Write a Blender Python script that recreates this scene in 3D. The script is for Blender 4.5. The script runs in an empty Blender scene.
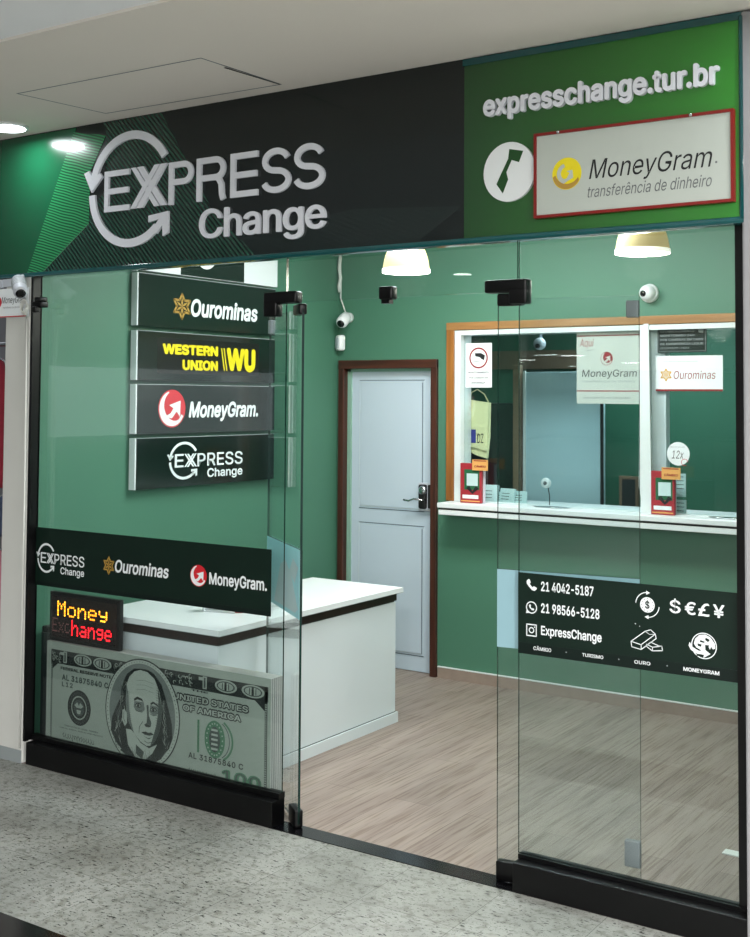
import bpy, bmesh, math, random
from mathutils import Vector, Matrix
random.seed(7)
PI = math.pi
sc = bpy.context.scene
C = sc.collection

# ------------------------------------------------------------------ camera, light, exposure
def make_camera():
    f, py, yaw, pitch, roll = 1196.0, 346.4, 0.58973, 0.0432, 0.00629
    cy, sy = math.cos(yaw), math.sin(yaw)
    fw = Vector((-sy*math.cos(pitch), cy*math.cos(pitch), math.sin(pitch)))
    r = Vector((cy, sy, 0)); u = r.cross(fw)
    r2 = math.cos(roll)*r + math.sin(roll)*u
    u2 = -math.sin(roll)*r + math.cos(roll)*u
    cam = bpy.data.cameras.new('camera'); o = bpy.data.objects.new('camera', cam); C.objects.link(o)
    M = Matrix((r2, u2, -fw)).transposed().to_4x4(); M.translation = Vector((0, -3.875, 1.75))
    o.matrix_world = M
    cam.sensor_fit = 'HORIZONTAL'; cam.sensor_width = 36; cam.lens = 36*f/750
    cam.shift_x = 0; cam.shift_y = -(468.5-py)/750
    cam.clip_start = .05; cam.clip_end = 100
    sc.camera = o
make_camera()
w = bpy.data.worlds.new('world'); sc.world = w; w.use_nodes = True
w.node_tree.nodes['Background'].inputs[0].default_value = (.80, .86, .90, 1)
w.node_tree.nodes['Background'].inputs[1].default_value = .6
sc.view_settings.view_transform = 'Standard'; sc.view_settings.look = 'None'
sc.view_settings.gamma = 1; sc.view_settings.use_curve_mapping = False
sc.view_settings.exposure = 0.5

def area(name, loc, size, power, col=(1, 1, 1), size_y=None, rot=(0, 0, 0), shape='SQUARE'):
    l = bpy.data.lights.new(name, 'AREA'); l.energy = power; l.color = col; l.size = size; l.shape = shape
    if size_y: l.shape = 'RECTANGLE'; l.size_y = size_y
    o = bpy.data.objects.new(name, l); o.location = loc; o.rotation_euler = rot; C.objects.link(o); return o
def point(name, loc, power, col, r=.06):
    l = bpy.data.lights.new(name, 'POINT'); l.energy = power; l.color = col; l.shadow_soft_size = r
    o = bpy.data.objects.new(name, l); o.location = loc; C.objects.link(o); return o
# the shop's own ceiling panels (above the fascia line) and fill lights added unseen in the hall to brighten the sign
area('shop_ceiling_light', (-3.0, 1.35, 2.96), 1.6, 52, (.92, .99, 1), size_y=.6)
area('office_ceiling_light', (-2.9, 3.6, 2.4), 1.2, 20, (.85, .98, 1), size_y=.5)
for hx, hy, pw in ((.7, -1.9, 100), (2.6, -3.6, 160), (.4, -5.6, 270), (3, -7.5, 280), (-.2, -9.5, 430)):
    area('hall_fill_light', (hx, hy, 3.0), .9, pw, (1, .985, .96), size_y=.9)

# ------------------------------------------------------------------ materials
def lin(c):
    c /= 255.0
    return c/12.92 if c <= .04045 else ((c+.055)/1.055)**2.4
def col(h):
    if isinstance(h, str):
        h = h.lstrip('#'); return tuple(lin(int(h[i:i+2], 16)) for i in (0, 2, 4)) + (1,)
    return tuple(h) + (1,)
def new_mat(name):
    m = bpy.data.materials.new(name); m.use_nodes = True
    nt = m.node_tree; nt.nodes.clear()
    out = nt.nodes.new('ShaderNodeOutputMaterial'); b = nt.nodes.new('ShaderNodeBsdfPrincipled')
    nt.links.new(b.outputs[0], out.inputs[0]); return m, nt, b, out
def noise(nt, scale, detail=3, vec=None, sc3=None, rot=None):
    n = nt.nodes.new('ShaderNodeTexNoise'); n.inputs['Scale'].default_value = scale; n.inputs['Detail'].default_value = detail
    tc = nt.nodes.new('ShaderNodeTexCoord'); mp = nt.nodes.new('ShaderNodeMapping')
    if sc3: mp.inputs['Scale'].default_value = sc3
    if rot: mp.inputs['Rotation'].default_value = rot
    nt.links.new(tc.outputs['Object'], mp.inputs[0]); nt.links.new(mp.outputs[0], n.inputs['Vector']); return n
def ramp(nt, src, stops):
    r = nt.nodes.new('ShaderNodeValToRGB'); e = r.color_ramp.elements
    while len(e) < len(stops): e.new(.5)
    for k, (p, c) in enumerate(stops): e[k].position = p; e[k].color = col(c)
    nt.links.new(src, r.inputs[0]); return r
def mat(name, c, rough=.5, metal=0, var=.06, nscale=6, coat=0, bump=0, emit=None, estr=0, spec=.5):
    m, nt, b, out = new_mat(name); cc = col(c)
    n = noise(nt, nscale)
    mx = nt.nodes.new('ShaderNodeMix'); mx.data_type = 'RGBA'
    mx.inputs[6].default_value = tuple(x*(1-var) for x in cc[:3])+(1,)
    mx.inputs[7].default_value = tuple(min(1, x*(1+var)) for x in cc[:3])+(1,)
    nt.links.new(n.outputs[0], mx.inputs[0]); nt.links.new(mx.outputs[2], b.inputs['Base Color'])
    b.inputs['Roughness'].default_value = rough; b.inputs['Metallic'].default_value = metal
    b.inputs['Coat Weight'].default_value = coat; b.inputs['Coat Roughness'].default_value = .04
    b.inputs['Specular IOR Level'].default_value = spec
    if bump:
        bp = nt.nodes.new('ShaderNodeBump'); bp.inputs['Strength'].default_value = bump; bp.inputs['Distance'].default_value = .002
        n2 = noise(nt, 180); nt.links.new(n2.outputs[0], bp.inputs['Height']); nt.links.new(bp.outputs[0], b.inputs['Normal'])
    if emit:
        b.inputs['Emission Color'].default_value = col(emit); b.inputs['Emission Strength'].default_value = estr
    return m
M = {}
def glass(name, tint, refl=1.0):
    m, nt, b, out = new_mat(name); nt.nodes.remove(b)
    t = nt.nodes.new('ShaderNodeBsdfTransparent'); t.inputs[0].default_value = tint+(1,)
    g = nt.nodes.new('ShaderNodeBsdfGlossy'); g.inputs['Roughness'].default_value = 0.0
    g.inputs[0].default_value = (refl, refl, refl, 1)
    fr = nt.nodes.new('ShaderNodeFresnel'); ge = nt.nodes.new('ShaderNodeNewGeometry')
    mr = nt.nodes.new('ShaderNodeMapRange'); mr.inputs[3].default_value = 1.5; mr.inputs[4].default_value = 1/1.5   # same reflection on the far face of the sheet
    nt.links.new(ge.outputs['Backfacing'], mr.inputs[0]); nt.links.new(mr.outputs[0], fr.inputs[0])
    mx = nt.nodes.new('ShaderNodeMixShader')
    nt.links.new(fr.outputs[0], mx.inputs[0]); nt.links.new(t.outputs[0], mx.inputs[1]); nt.links.new(g.outputs[0], mx.inputs[2])
    nt.links.new(mx.outputs[0], out.inputs[0]); return m
M['glass'] = glass('clear_glass', (.945, .975, .975))
M['glass_booth'] = glass('booth_glass', (.93, .97, .97))
M['edge'] = mat('glass_edge', '#0c2a24', .15)
M['edge_light'] = mat('glass_edge_light', '#8fc0b0', .2)
M['green_wall'] = mat('green_wall_paint', '#477761', .55, var=.05, nscale=2, bump=.15)
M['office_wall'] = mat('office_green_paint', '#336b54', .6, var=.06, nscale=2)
M['ceiling'] = mat('ceiling_paint', '#e6dfd8', .85, var=.02, nscale=3, bump=.1)
M['ceiling2'] = mat('upper_ceiling_paint', '#f2f3f8', .85, var=.02)
M['white_wall'] = mat('white_post_paint', '#cfcfca', .6, var=.05, nscale=4, bump=.1)
M['grey_post'] = mat('grey_post_paint', '#8f8f92', .6, var=.05)
M['hall_wall'] = mat('hall_wall_paint', '#77767a', .7)
M['black_gloss'] = mat('black_granite', '#0a0a0d', .18, var=.3, nscale=60)
M['black'] = mat('black_metal', '#050506', .35, spec=.3)
M['blackm'] = mat('black_matte', '#101112', .6)
M['white'] = mat('white_laminate', '#dfe3e4', .35, var=.02)
M['desk_white'] = mat('desk_body_laminate', '#cdd5d8', .5, var=.02, nscale=3)
M['desk_gap'] = mat('dark_reveal', '#3c4644', .6)
M['dark_wood'] = None
M['letter'] = mat('white_acrylic_letter', '#e3e5ee', .25, coat=.3)
M['print_white'] = mat('white_print', '#e4e8ea', .5, var=.02)
M['print_grey'] = mat('grey_print', '#8f9697', .5)
M['band'] = mat('dark_green_vinyl', '#061c14', .5, var=.1, spec=.3)
M['band_low'] = mat('darker_green_vinyl', '#041410', .5, spec=.3)
M['band_back'] = mat('pale_vinyl_back', '#86a9b3', .5, var=.06)
M['band_back_blue'] = mat('cyan_vinyl_back', '#9fdbe2', .5, var=.06)
M['band_patch'] = mat('pale_backing_paper', '#b9d2d6', .5)
M['board'] = mat('dark_green_board', '#071a14', .16, coat=.2, var=.15)
M['yellow'] = mat('yellow_print', '#e8d51c', .4, var=.02)
M['wu_black'] = mat('black_print', '#0c100d', .35)
M['red'] = mat('red_print', '#c8202c', .4, var=.03)
M['dark_red'] = mat('dark_red_print', '#8c1a22', .45)
M['gold'] = mat('gold_print', '#b08a3c', .4)
M['orange_gold'] = mat('orange_gold_print', '#d49a22', .4)
M['ink'] = mat('black_ink', '#15171a', .5)
M['ink_grey'] = mat('grey_ink', '#6a6e70', .5)
M['sign_silver'] = mat('brushed_silver_sign', '#b6bdb6', .45, var=.03)
M['red_frame'] = mat('red_painted_frame', '#7e1512', .4)
M['teal_edge'] = mat('teal_acrylic_edge', '#0d4a4c', .12, coat=.5)
M['door_paint'] = mat('door_blue_grey_paint', '#bccad6', .5, var=.03, nscale=2)
M['door_line'] = mat('door_moulding_paint', '#c3d0d6', .45)
M['door_groove'] = mat('door_groove', '#4e5c66', .6)
M['pale_jamb'] = mat('pale_green_jamb', '#88ad9b', .6)
M['chrome'] = mat('chrome', '#c8ccd0', .18, metal=1)
M['plastic_white'] = mat('white_plastic', '#e6e8ea', .3)
M['plastic_grey'] = mat('grey_plastic', '#b8bcc4', .35)
M['alu'] = mat('white_aluminium', '#d5dcdc', .4)
M['lens'] = mat('black_lens', '#050506', .08)
M['skirt'] = mat('wood_look_skirting', '#8f7f74', .45, var=.15, nscale=20)
M['shade'] = mat('lamp_shade_glass', '#d2c08a', .5, emit='#ffdc94', estr=.22)
M['shade_rim'] = mat('lamp_shade_rim', '#ffffff', .4, emit='#fffbe8', estr=.62)
M['lamp'] = mat('downlight_diffuser', '#ffffff', .5, emit='#f4fbff', estr=7)
M['lamp_far'] = mat('hall_lamp_diffuser', '#ffffff', .5, emit='#f4fbf4', estr=10)
M['amber'] = mat('amber_led', '#ff9a20', .4, emit='#ff8c14', estr=2.2)
M['amber_y'] = mat('yellow_led', '#ffc83c', .4, emit='#ffb428', estr=2.2)
M['red_led'] = mat('red_led', '#ff2030', .4, emit='#ff1420', estr=2.4)
M['dim_led'] = mat('unlit_led', '#8a5a5a', .5, emit='#804848', estr=.12)
M['led_face'] = mat('led_screen', '#140a0a', .25)
M['paper'] = mat('white_paper', '#d7dcd8', .7)
M['paper_blue'] = mat('pale_receipt_paper', '#b9d0d0', .7)
M['red_card'] = mat('red_card', '#9e2530', .5)
M['orange_card'] = mat('orange_card', '#d8a05a', .5)
M['green_print'] = mat('leaf_green_print', '#1d5e3c', .5)
M['cream'] = mat('cream_cloth', '#c6c79a', .9, var=.1)
M['blue_print'] = mat('blue_print', '#2a2c7c', .7)
M['partition'] = mat('pale_blue_partition', '#b4cfd6', .5, var=.05, nscale=2)
M['dark_cab'] = mat('dark_cabinet', '#1b2425', .4)
M['brown_post'] = mat('brown_post', '#7a6450', .6)
M['wrap'] = mat('white_cable', '#d9d9d4', .5)
M['cloth_red'] = mat('red_garment', '#9c2a3c', .9, var=.2, nscale=12)
M['cloth_blue'] = mat('blue_grey_garment', '#46536e', .9, var=.2)
M['cloth_pink'] = mat('pink_garment', '#c07a86', .9, var=.2)
M['cloth_brown'] = mat('brown_box', '#8e6a50', .8)
M['bill'] = mat('banknote_paper', '#879188', .55, var=.05, nscale=12)
M['bill_edge'] = mat('banknote_stack_side', '#a9aaa6', .6)
M['bill_ink'] = mat('banknote_dark_ink', '#171f1d', .6, var=.2, nscale=80)
M['bill_mid'] = mat('banknote_mid_ink', '#3a4440', .6, var=.2, nscale=80)
M['bill_grey'] = mat('banknote_oval_tone', '#5f6763', .6, var=.1, nscale=60)
M['bill_light'] = mat('banknote_light_tone', '#949d94', .6)
M['bill_green'] = mat('banknote_green_ink', '#3e6a50', .6)

def wood(name, c1, c2, scale, axis, rough=.4):
    m, nt, b, out = new_mat(name)
    s = [18, 18, 18]; s[axis] = 1.2
    n = noise(nt, scale, 6, sc3=s); r = ramp(nt, n.outputs[0], [(.3, c1), (.7, c2)])
    nt.links.new(r.outputs[0], b.inputs['Base Color']); b.inputs['Roughness'].default_value = rough; return m
M['dark_wood_z'] = wood('dark_wood_upright', '#2c1610', '#50291d', 2, 2)
M['dark_wood_x'] = wood('dark_wood_rail', '#2c1610', '#50291d', 2, 0)
M['desk_wood'] = wood('dark_desk_trim', '#170c09', '#2b1813', 2, 1)
M['tan_wood_z'] = wood('tan_wood_upright', '#7a4a20', '#a0682f', 2, 2)
M['tan_wood_x'] = wood('tan_wood_rail', '#8a6238', '#a87a48', 2, 0)

def floor_vinyl():
    m, nt, b, out = new_mat('grey_oak_vinyl')
    n1 = noise(nt, 1.0, 5, sc3=(16, 1.0, 1)); n1.inputs['Roughness'].default_value = .6
    r1 = ramp(nt, n1.outputs[0], [(.3, '#8b7e77'), (.45, '#9a8e88'), (.6, '#a39890'), (.75, '#90847d')])
    n3 = noise(nt, 1.0, 4, sc3=(90, 3.2, 1))
    r3 = ramp(nt, n3.outputs[0], [(.36, '#d6d0ca'), (.5, '#ffffff')])
    tc = nt.nodes.new('ShaderNodeTexCoord'); mp = nt.nodes.new('ShaderNodeMapping'); mp.inputs['Rotation'].default_value = (0, 0, PI/2)
    nt.links.new(tc.outputs['Object'], mp.inputs[0])
    br = nt.nodes.new('ShaderNodeTexBrick'); br.inputs['Scale'].default_value = 1
    br.inputs['Brick Width'].default_value = 1.2; br.inputs['Row Height'].default_value = .18; br.inputs['Mortar Size'].default_value = .0012
    br.inputs['Color1'].default_value = col('#f4f0ec'); br.inputs['Color2'].default_value = col('#e0dcd8'); br.inputs['Mortar'].default_value = col('#a8a099')
    nt.links.new(mp.outputs[0], br.inputs['Vector'])
    def mul(a, c):
        x = nt.nodes.new('ShaderNodeMix'); x.data_type = 'RGBA'; x.blend_type = 'MULTIPLY'; x.inputs[0].default_value = 1
        nt.links.new(a, x.inputs[6]); nt.links.new(c, x.inputs[7]); return x.outputs[2]
    nt.links.new(mul(mul(r1.outputs[0], r3.outputs[0]), br.outputs[0]), b.inputs['Base Color'])
    b.inputs['Roughness'].default_value = .5; b.inputs['Specular IOR Level'].default_value = .3; return m
M['vinyl'] = floor_vinyl()

def floor_granite():
    m, nt, b, out = new_mat('speckled_white_granite')
    n0 = noise(nt, 3, 4); r0 = ramp(nt, n0.outputs[0], [(.3, '#848681'), (.5, '#959792'), (.7, '#a1a39e')])
    n1 = noise(nt, 1.0, 4, sc3=(38, 105, 1), rot=(0, 0, .5)); n1.inputs['Roughness'].default_value = .6; n1.inputs['Distortion'].default_value = .6
    r1 = ramp(nt, n1.outputs[0], [(.35, '#2a2b2a'), (.38, '#a8a8a4'), (.41, '#ffffff')])
    n2 = noise(nt, 110, 3); r2 = ramp(nt, n2.outputs[0], [(.31, '#4a4c4a'), (.38, '#ffffff')])
    n4 = noise(nt, 28, 5); r4 = ramp(nt, n4.outputs[0], [(.33, '#cfcfca'), (.5, '#ffffff')])
    tc = nt.nodes.new('ShaderNodeTexCoord'); mp = nt.nodes.new('ShaderNodeMapping'); mp.inputs['Location'].default_value = (3.18+.387*40, .365+.387*40, 0)
    nt.links.new(tc.outputs['Object'], mp.inputs[0])
    br = nt.nodes.new('ShaderNodeTexBrick'); br.offset = 0; br.inputs['Scale'].default_value = 1
    br.inputs['Brick Width'].default_value = .387; br.inputs['Row Height'].default_value = .387; br.inputs['Mortar Size'].default_value = .0011
    br.inputs['Color1'].default_value = (1, 1, 1, 1); br.inputs['Color2'].default_value = col('#f2f2f0'); br.inputs['Mortar'].default_value = col('#8b8c88')
    nt.links.new(mp.outputs[0], br.inputs['Vector'])
    o = r0.outputs[0]
    for q in (r1.outputs[0], r2.outputs[0], r4.outputs[0], br.outputs[0]):
        x = nt.nodes.new('ShaderNodeMix'); x.data_type = 'RGBA'; x.blend_type = 'MULTIPLY'; x.inputs[0].default_value = 1
        nt.links.new(o, x.inputs[6]); nt.links.new(q, x.inputs[7]); o = x.outputs[2]
    nt.links.new(o, b.inputs['Base Color']); b.inputs['Roughness'].default_value = .45; return m
M['granite'] = floor_granite()

def gradient_x(name, x0, x1, stops, rough=.2, coat=.4):
    """a printed panel whose colour changes along the panel"""
    m, nt, b, out = new_mat(name)
    tc = nt.nodes.new('ShaderNodeTexCoord'); sx = nt.nodes.new('ShaderNodeSeparateXYZ'); nt.links.new(tc.outputs['Object'], sx.inputs[0])
    mr = nt.nodes.new('ShaderNodeMapRange'); mr.inputs[1].default_value = x0; mr.inputs[2].default_value = x1
    nt.links.new(sx.outputs[0], mr.inputs[0])
    r = ramp(nt, mr.outputs[0], stops); nt.links.new(r.outputs[0], b.inputs['Base Color'])
    b.inputs['Roughness'].default_value = rough; b.inputs['Coat Weight'].default_value = coat; b.inputs['Coat Roughness'].default_value = .05
    return m
M['fascia_dark'] = mat('fascia_dark_print', '#091314', .25, coat=.2, var=.05)
M['fascia_left'] = gradient_x('fascia_green_print', -5.3, -4.2, [(0, '#0b3022'), (.5, '#0f4a30'), (1, '#15613f')])
M['fascia_handset'] = mat('dark_green_handset_print', '#1c4a20', .4)
M['fascia_right'] = gradient_x('fascia_bright_green_print', -2.2, -1.15, [(0, '#1a4420'), (.45, '#246022'), (1, '#2f8228')], .35)  # green lightens towards the right end
def stripes(name, c1, c2, scale, rot, thick=.5, dist=0):
    m, nt, b, out = new_mat(name)
    tc = nt.nodes.new('ShaderNodeTexCoord'); mp = nt.nodes.new('ShaderNodeMapping'); mp.inputs['Rotation'].default_value = (0, rot, 0)
    wv = nt.nodes.new('ShaderNodeTexWave'); wv.wave_type = 'BANDS'; wv.bands_direction = 'X'; wv.inputs['Scale'].default_value = scale
    wv.inputs['Distortion'].default_value = dist; wv.inputs['Detail'].default_value = 0; wv.inputs['Detail Scale'].default_value = .4
    nt.links.new(tc.outputs['Object'], mp.inputs[0]); nt.links.new(mp.outputs[0], wv.inputs['Vector'])
    r = ramp(nt, wv.outputs[0], [(thick-.15, c1), (thick+.15, c2)]); nt.links.new(r.outputs[0], b.inputs['Base Color'])
    b.inputs['Roughness'].default_value = .22; b.inputs['Coat Weight'].default_value = .4; b.inputs['Coat Roughness'].default_value = .05; return m
M['str_bright'] = stripes('green_line_pattern', '#0f4a2e', '#2c8f58', 24, 1.3, .5, 2.5)
M['str_dark'] = stripes('dark_line_pattern', '#0a1715', '#1f4d3d', 17, .75, .5)
M['str_faint'] = stripes('faint_line_pattern', '#0a1415', '#0f2220', 17, 1.2, .5)

# ------------------------------------------------------------------ mesh helper
class G:
    """collects shapes with materials and links them as ONE mesh object"""
    def __init__(s): s.v = []; s.f = []; s.m = []; s.mats = []; s.smooth = []
    def mi(s, m):
        m = M[m] if isinstance(m, str) else m
        if m not in s.mats: s.mats.append(m)
        return s.mats.index(m)
    def add(s, vs, fs, m, smooth=False):
        b = len(s.v); s.v += [tuple(p) for p in vs]; k = s.mi(m)
        for f in fs: s.f.append([b+i for i in f]); s.m.append(k); s.smooth.append(smooth)
        return s
    def box(s, x0, x1, y0, y1, z0, z1, m, T=None, edge=None):
        vs = [Vector((x, y, z)) for z in (z0, z1) for y in (y0, y1) for x in (x0, x1)]
        if T: vs = [T @ p for p in vs]
        fs = [(0, 2, 3, 1), (4, 5, 7, 6), (0, 1, 5, 4), (2, 6, 7, 3), (0, 4, 6, 2), (1, 3, 7, 5)]
        if edge:   # front/back faces in m, the four narrow faces in edge
            s.add(vs, [fs[2], fs[3]], m); s.add(vs, [fs[0], fs[1], fs[4], fs[5]], edge)
        else: s.add(vs, fs, m)
        return s
    def rbox(s, x0, x1, y0, y1, z0, z1, m, r=.01, T=None, seg=2):
        bm = bmesh.new(); bmesh.ops.create_cube(bm, size=1)
        for v in bm.verts: v.co = Vector(((x0+x1)/2+v.co.x*(x1-x0), (y0+y1)/2+v.co.y*(y1-y0), (z0+z1)/2+v.co.z*(z1-z0)))
        bmesh.ops.bevel(bm, geom=bm.edges[:], offset=r, segments=seg, profile=.5, affect='EDGES')
        bm.verts.ensure_lookup_table()
        s.add([(T @ v.co if T else v.co.copy()) for v in bm.verts], [[v.index for v in f.verts] for f in bm.faces], m, seg > 2); bm.free(); return s
    def lathe(s, prof, m, T=None, n=28, cap=True):
        T = T or Matrix(); vs = []; fs = []
        for (r, z) in prof:
            for k in range(n): a = 2*PI*k/n; vs.append(T @ Vector((r*math.cos(a), r*math.sin(a), z)))
        for i in range(len(prof)-1):
            for k in range(n): a = i*n+k; b = i*n+(k+1) % n; fs.append((a, b, b+n, a+n))
        if cap: fs.append(tuple(range(n))[::-1]); fs.append(tuple(range((len(prof)-1)*n, len(prof)*n)))
        return s.add(vs, fs, m, True)
    def tube(s, pts, r, m, n=10):
        pts = [Vector(p) for p in pts]; vs = []; fs = []
        for i, p in enumerate(pts):
            d = (pts[min(i+1, len(pts)-1)]-pts[max(i-1, 0)]).normalized()
            a = d.orthogonal() if abs(d.z) > .9 else d.cross(Vector((0, 0, 1))); a.normalize(); b = d.cross(a)
            for k in range(n): t = 2*PI*k/n; vs.append(p+(a*math.cos(t)+b*math.sin(t))*r)
        for i in range(len(pts)-1):
            for k in range(n): q = i*n+k; w_ = i*n+(k+1) % n; fs.append((q, w_, w_+n, q+n))
        fs.append(tuple(range(n))[::-1]); fs.append(tuple(range((len(pts)-1)*n, len(pts)*n)))
        return s.add(vs, fs, m, True)
    def ball(s, c, r, m, sx=1, sy=1, sz=1):
        prof = [(max(1e-4, r*math.sin(PI*i/12)), -r*math.cos(PI*i/12)) for i in range(13)]
        T = Matrix.Translation(c) @ Matrix.Diagonal((sx, sy, sz, 1)); return s.lathe(prof, m, T, 20)
    def build(s, name, parent=None, loc=None, kind=None):
        me = bpy.data.meshes.new(name); o_ = Vector(loc) if loc else None
        vs = [tuple(Vector(p)-o_) for p in s.v] if o_ else s.v
        me.from_pydata(vs, [], s.f); me.update()
        for mt in s.mats: me.materials.append(mt)
        me.polygons.foreach_set('material_index', s.m); me.polygons.foreach_set('use_smooth', s.smooth)
        ob = bpy.data.objects.new(name, me); C.objects.link(ob)
        if o_: ob.location = o_
        if parent:
            ob.parent = parent; ob.matrix_parent_inverse = Matrix.Translation(-parent.matrix_local.translation) if parent.parent is None else Matrix()
        if kind: ob['kind'] = kind
        return ob
def tag(o, label, cat, group=None):
    o['label'] = label; o['category'] = cat
    if group: o['group'] = group
    return o
def thing(name, label, cat, loc, group=None):
    o = bpy.data.objects.new(name, None); C.objects.link(o); o.location = loc; o.empty_display_size = .05
    o.matrix_world = Matrix.Translation(loc)
    return tag(o, label, cat, group)
def structure(name, loc):
    o = bpy.data.objects.new(name, None); C.objects.link(o); o.location = loc; o.matrix_world = Matrix.Translation(loc); o['kind'] = 'structure'; return o

# ------------------------------------------------------------------ printing: shapes and text in a plane
_text_cache = {}
try:      # Blender's own bundled interface typeface; the built-in one is used when it is missing
    import os
    SANS = bpy.data.fonts.load(os.path.join(bpy.utils.system_resource('DATAFILES'), 'fonts', 'Inter.woff2'))
except Exception: SANS = None
def text_mesh(t, bold=0, shear=0, space=1.0, ext=0, bev=0):
    key = (t, bold, shear, space, ext, bev)
    if key in _text_cache: return _text_cache[key]
    cu = bpy.data.curves.new('t', 'FONT'); cu.body = t; cu.size = 1
    if SANS and t != '\u00a3': cu.font = SANS
    cu.offset = bold; cu.shear = shear
    cu.space_character = space; cu.extrude = ext; cu.bevel_depth = bev; cu.resolution_u = 3; cu.fill_mode = 'BOTH' if ext else 'FRONT'
    ob = bpy.data.objects.new('t', cu); C.objects.link(ob)
    dg = bpy.context.evaluated_depsgraph_get(); dg.update()
    me = bpy.data.meshes.new_from_object(ob.evaluated_get(dg))
    vs = [v.co.copy() for v in me.vertices]; fs = [list(p.vertices) for p in me.polygons]
    bpy.data.objects.remove(ob); bpy.data.curves.remove(cu); bpy.data.meshes.remove(me)
    _text_cache[key] = (vs, fs); return vs, fs
class Plane:
    """a plane in the world: origin, horizontal direction u, upward v, outward n; 2-D coordinates are metres"""
    def __init__(s, o, u, v=(0, 0, 1)):
        s.o = Vector(o); s.u = Vector(u).normalized(); s.v = Vector(v).normalized(); s.n = s.u.cross(s.v)
    def __call__(s, a, b, h=0): return s.o+s.u*a+s.v*b+s.n*h
FRONT = lambda y: Plane((0, y, 0), (1, 0, 0))
LEFTW = lambda x: Plane((x, 0, 0), (0, 1, 0))
LAY = .0007
def poly(g, P, pts, m, k=1, h=0, depth=0):
    """filled outline; with depth it is a solid slab standing out from the plane"""
    pts = [Vector((a, b, 0)) for a, b in pts]
    area2 = sum(pts[i].x*pts[(i+1) % len(pts)].y-pts[(i+1) % len(pts)].x*pts[i].y for i in range(len(pts)))
    if area2 < 0: pts.reverse()
    from mathutils.geometry import tessellate_polygon
    tr = tessellate_polygon([pts]); n = len(pts); z = h+k*LAY+depth
    top = [P(p.x, p.y, z) for p in pts]
    fs = []
    for t in tr:
        a, b, c = t
        if (pts[b]-pts[a]).cross(pts[c]-pts[a]).z < 0: a, b, c = a, c, b
        fs.append((a, b, c))
    if depth:
        bot = [P(p.x, p.y, h) for p in pts]
        g.add(top+bot, fs+[tuple(n+i for i in f[::-1]) for f in fs]+[(n+i, n+(i+1) % n, (i+1) % n, i) for i in range(n)], m)
    else: g.add(top, fs, m)
def rect(g, P, a0, a1, b0, b1, m, k=1, **kw): poly(g, P, [(a0, b0), (a1, b0), (a1, b1), (a0, b1)], m, k, **kw)
def ell(g, P, a, b, ra, rb, m, k=1, n=40, **kw): poly(g, P, [(a+ra*math.cos(2*PI*i/n), b+rb*math.sin(2*PI*i/n)) for i in range(n)], m, k, **kw)
def arc(a, b, ra, rb, t0, t1, n=32): return [(a+ra*math.cos(math.radians(t0+(t1-t0)*i/n)), b+rb*math.sin(math.radians(t0+(t1-t0)*i/n))) for i in range(n+1)]
def ring(g, P, a, b, ra, rb, th, t0, t1, m, k=1, th2=None, **kw):
    th2 = th if th2 is None else th2; n = 40
    out = []; inn = []
    for i in range(n+1):
        t = math.radians(t0+(t1-t0)*i/n); q = (th+(th2-th)*i/n)
        out.append((a+ra*math.cos(t), b+rb*math.sin(t))); inn.append((a+(ra-q)*math.cos(t), b+(rb-q*rb/ra)*math.sin(t)))
    for i in range(n):
        if kw.get('depth'): continue
        poly(g, P, [out[i], out[i+1], inn[i+1], inn[i]], m, k)
    if kw.get('depth'): poly(g, P, out+inn[::-1], m, k, **kw)
def line(g, P, pts, w_, m, k=1, closed=False):
    n = len(pts)
    for i in range(n if closed else n-1):
        (ax, ay), (bx, by) = pts[i], pts[(i+1) % n]; d = math.hypot(bx-ax, by-ay) or 1e-6
        ox, oy = -(by-ay)/d*w_/2, (bx-ax)/d*w_/2; ex, ey = (bx-ax)/d*w_*.3, (by-ay)/d*w_*.3
        poly(g, P, [(ax-ex-ox, ay-ey-oy), (bx+ex-ox, by+ey-oy), (bx+ex+ox, by+ey+oy), (ax-ex+ox, ay-ey+oy)], m, k)
def text(g, P, t, a0, a1, b0, b1, m, k=2, bold=0, shear=0, space=1.0, depth=0, h=0):
    """text whose ink fills the box a0..a1, b0..b1 of the plane; bold thickens the strokes"""
    vs, fs = text_mesh(t, 0, shear, space, .05 if depth else 0)
    if bold:
        sh = [(bold*math.cos(PI*i/4), bold*math.sin(PI*i/4)) for i in range(8)]
        n_ = len(vs); V = []; F_ = []
        for j, (dx, dy) in enumerate(sh): V += [Vector((v.x+dx, v.y+dy, v.z*(1+.0*j))) for v in vs]; F_ += [[i+j*n_ for i in f] for f in fs]
        vs, fs = V, F_
    x0 = min(v.x for v in vs); x1 = max(v.x for v in vs); y0 = min(v.y for v in vs); y1 = max(v.y for v in vs)
    out = []; nv = len(vs)//8 if bold else len(vs)
    for i_, v in enumerate(vs):
        e_ = (i_//nv)*.00005                  # each stroke copy a hair further out, so none shades another
        z = h+k*LAY+e_ if not depth else h+(v.z+.05)/.1*depth+e_*2
        out.append(P(a0+(v.x-x0)/(x1-x0)*(a1-a0), b0+(v.y-y0)/(y1-y0)*(b1-b0), z))
    g.add(out, fs, m)
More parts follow.
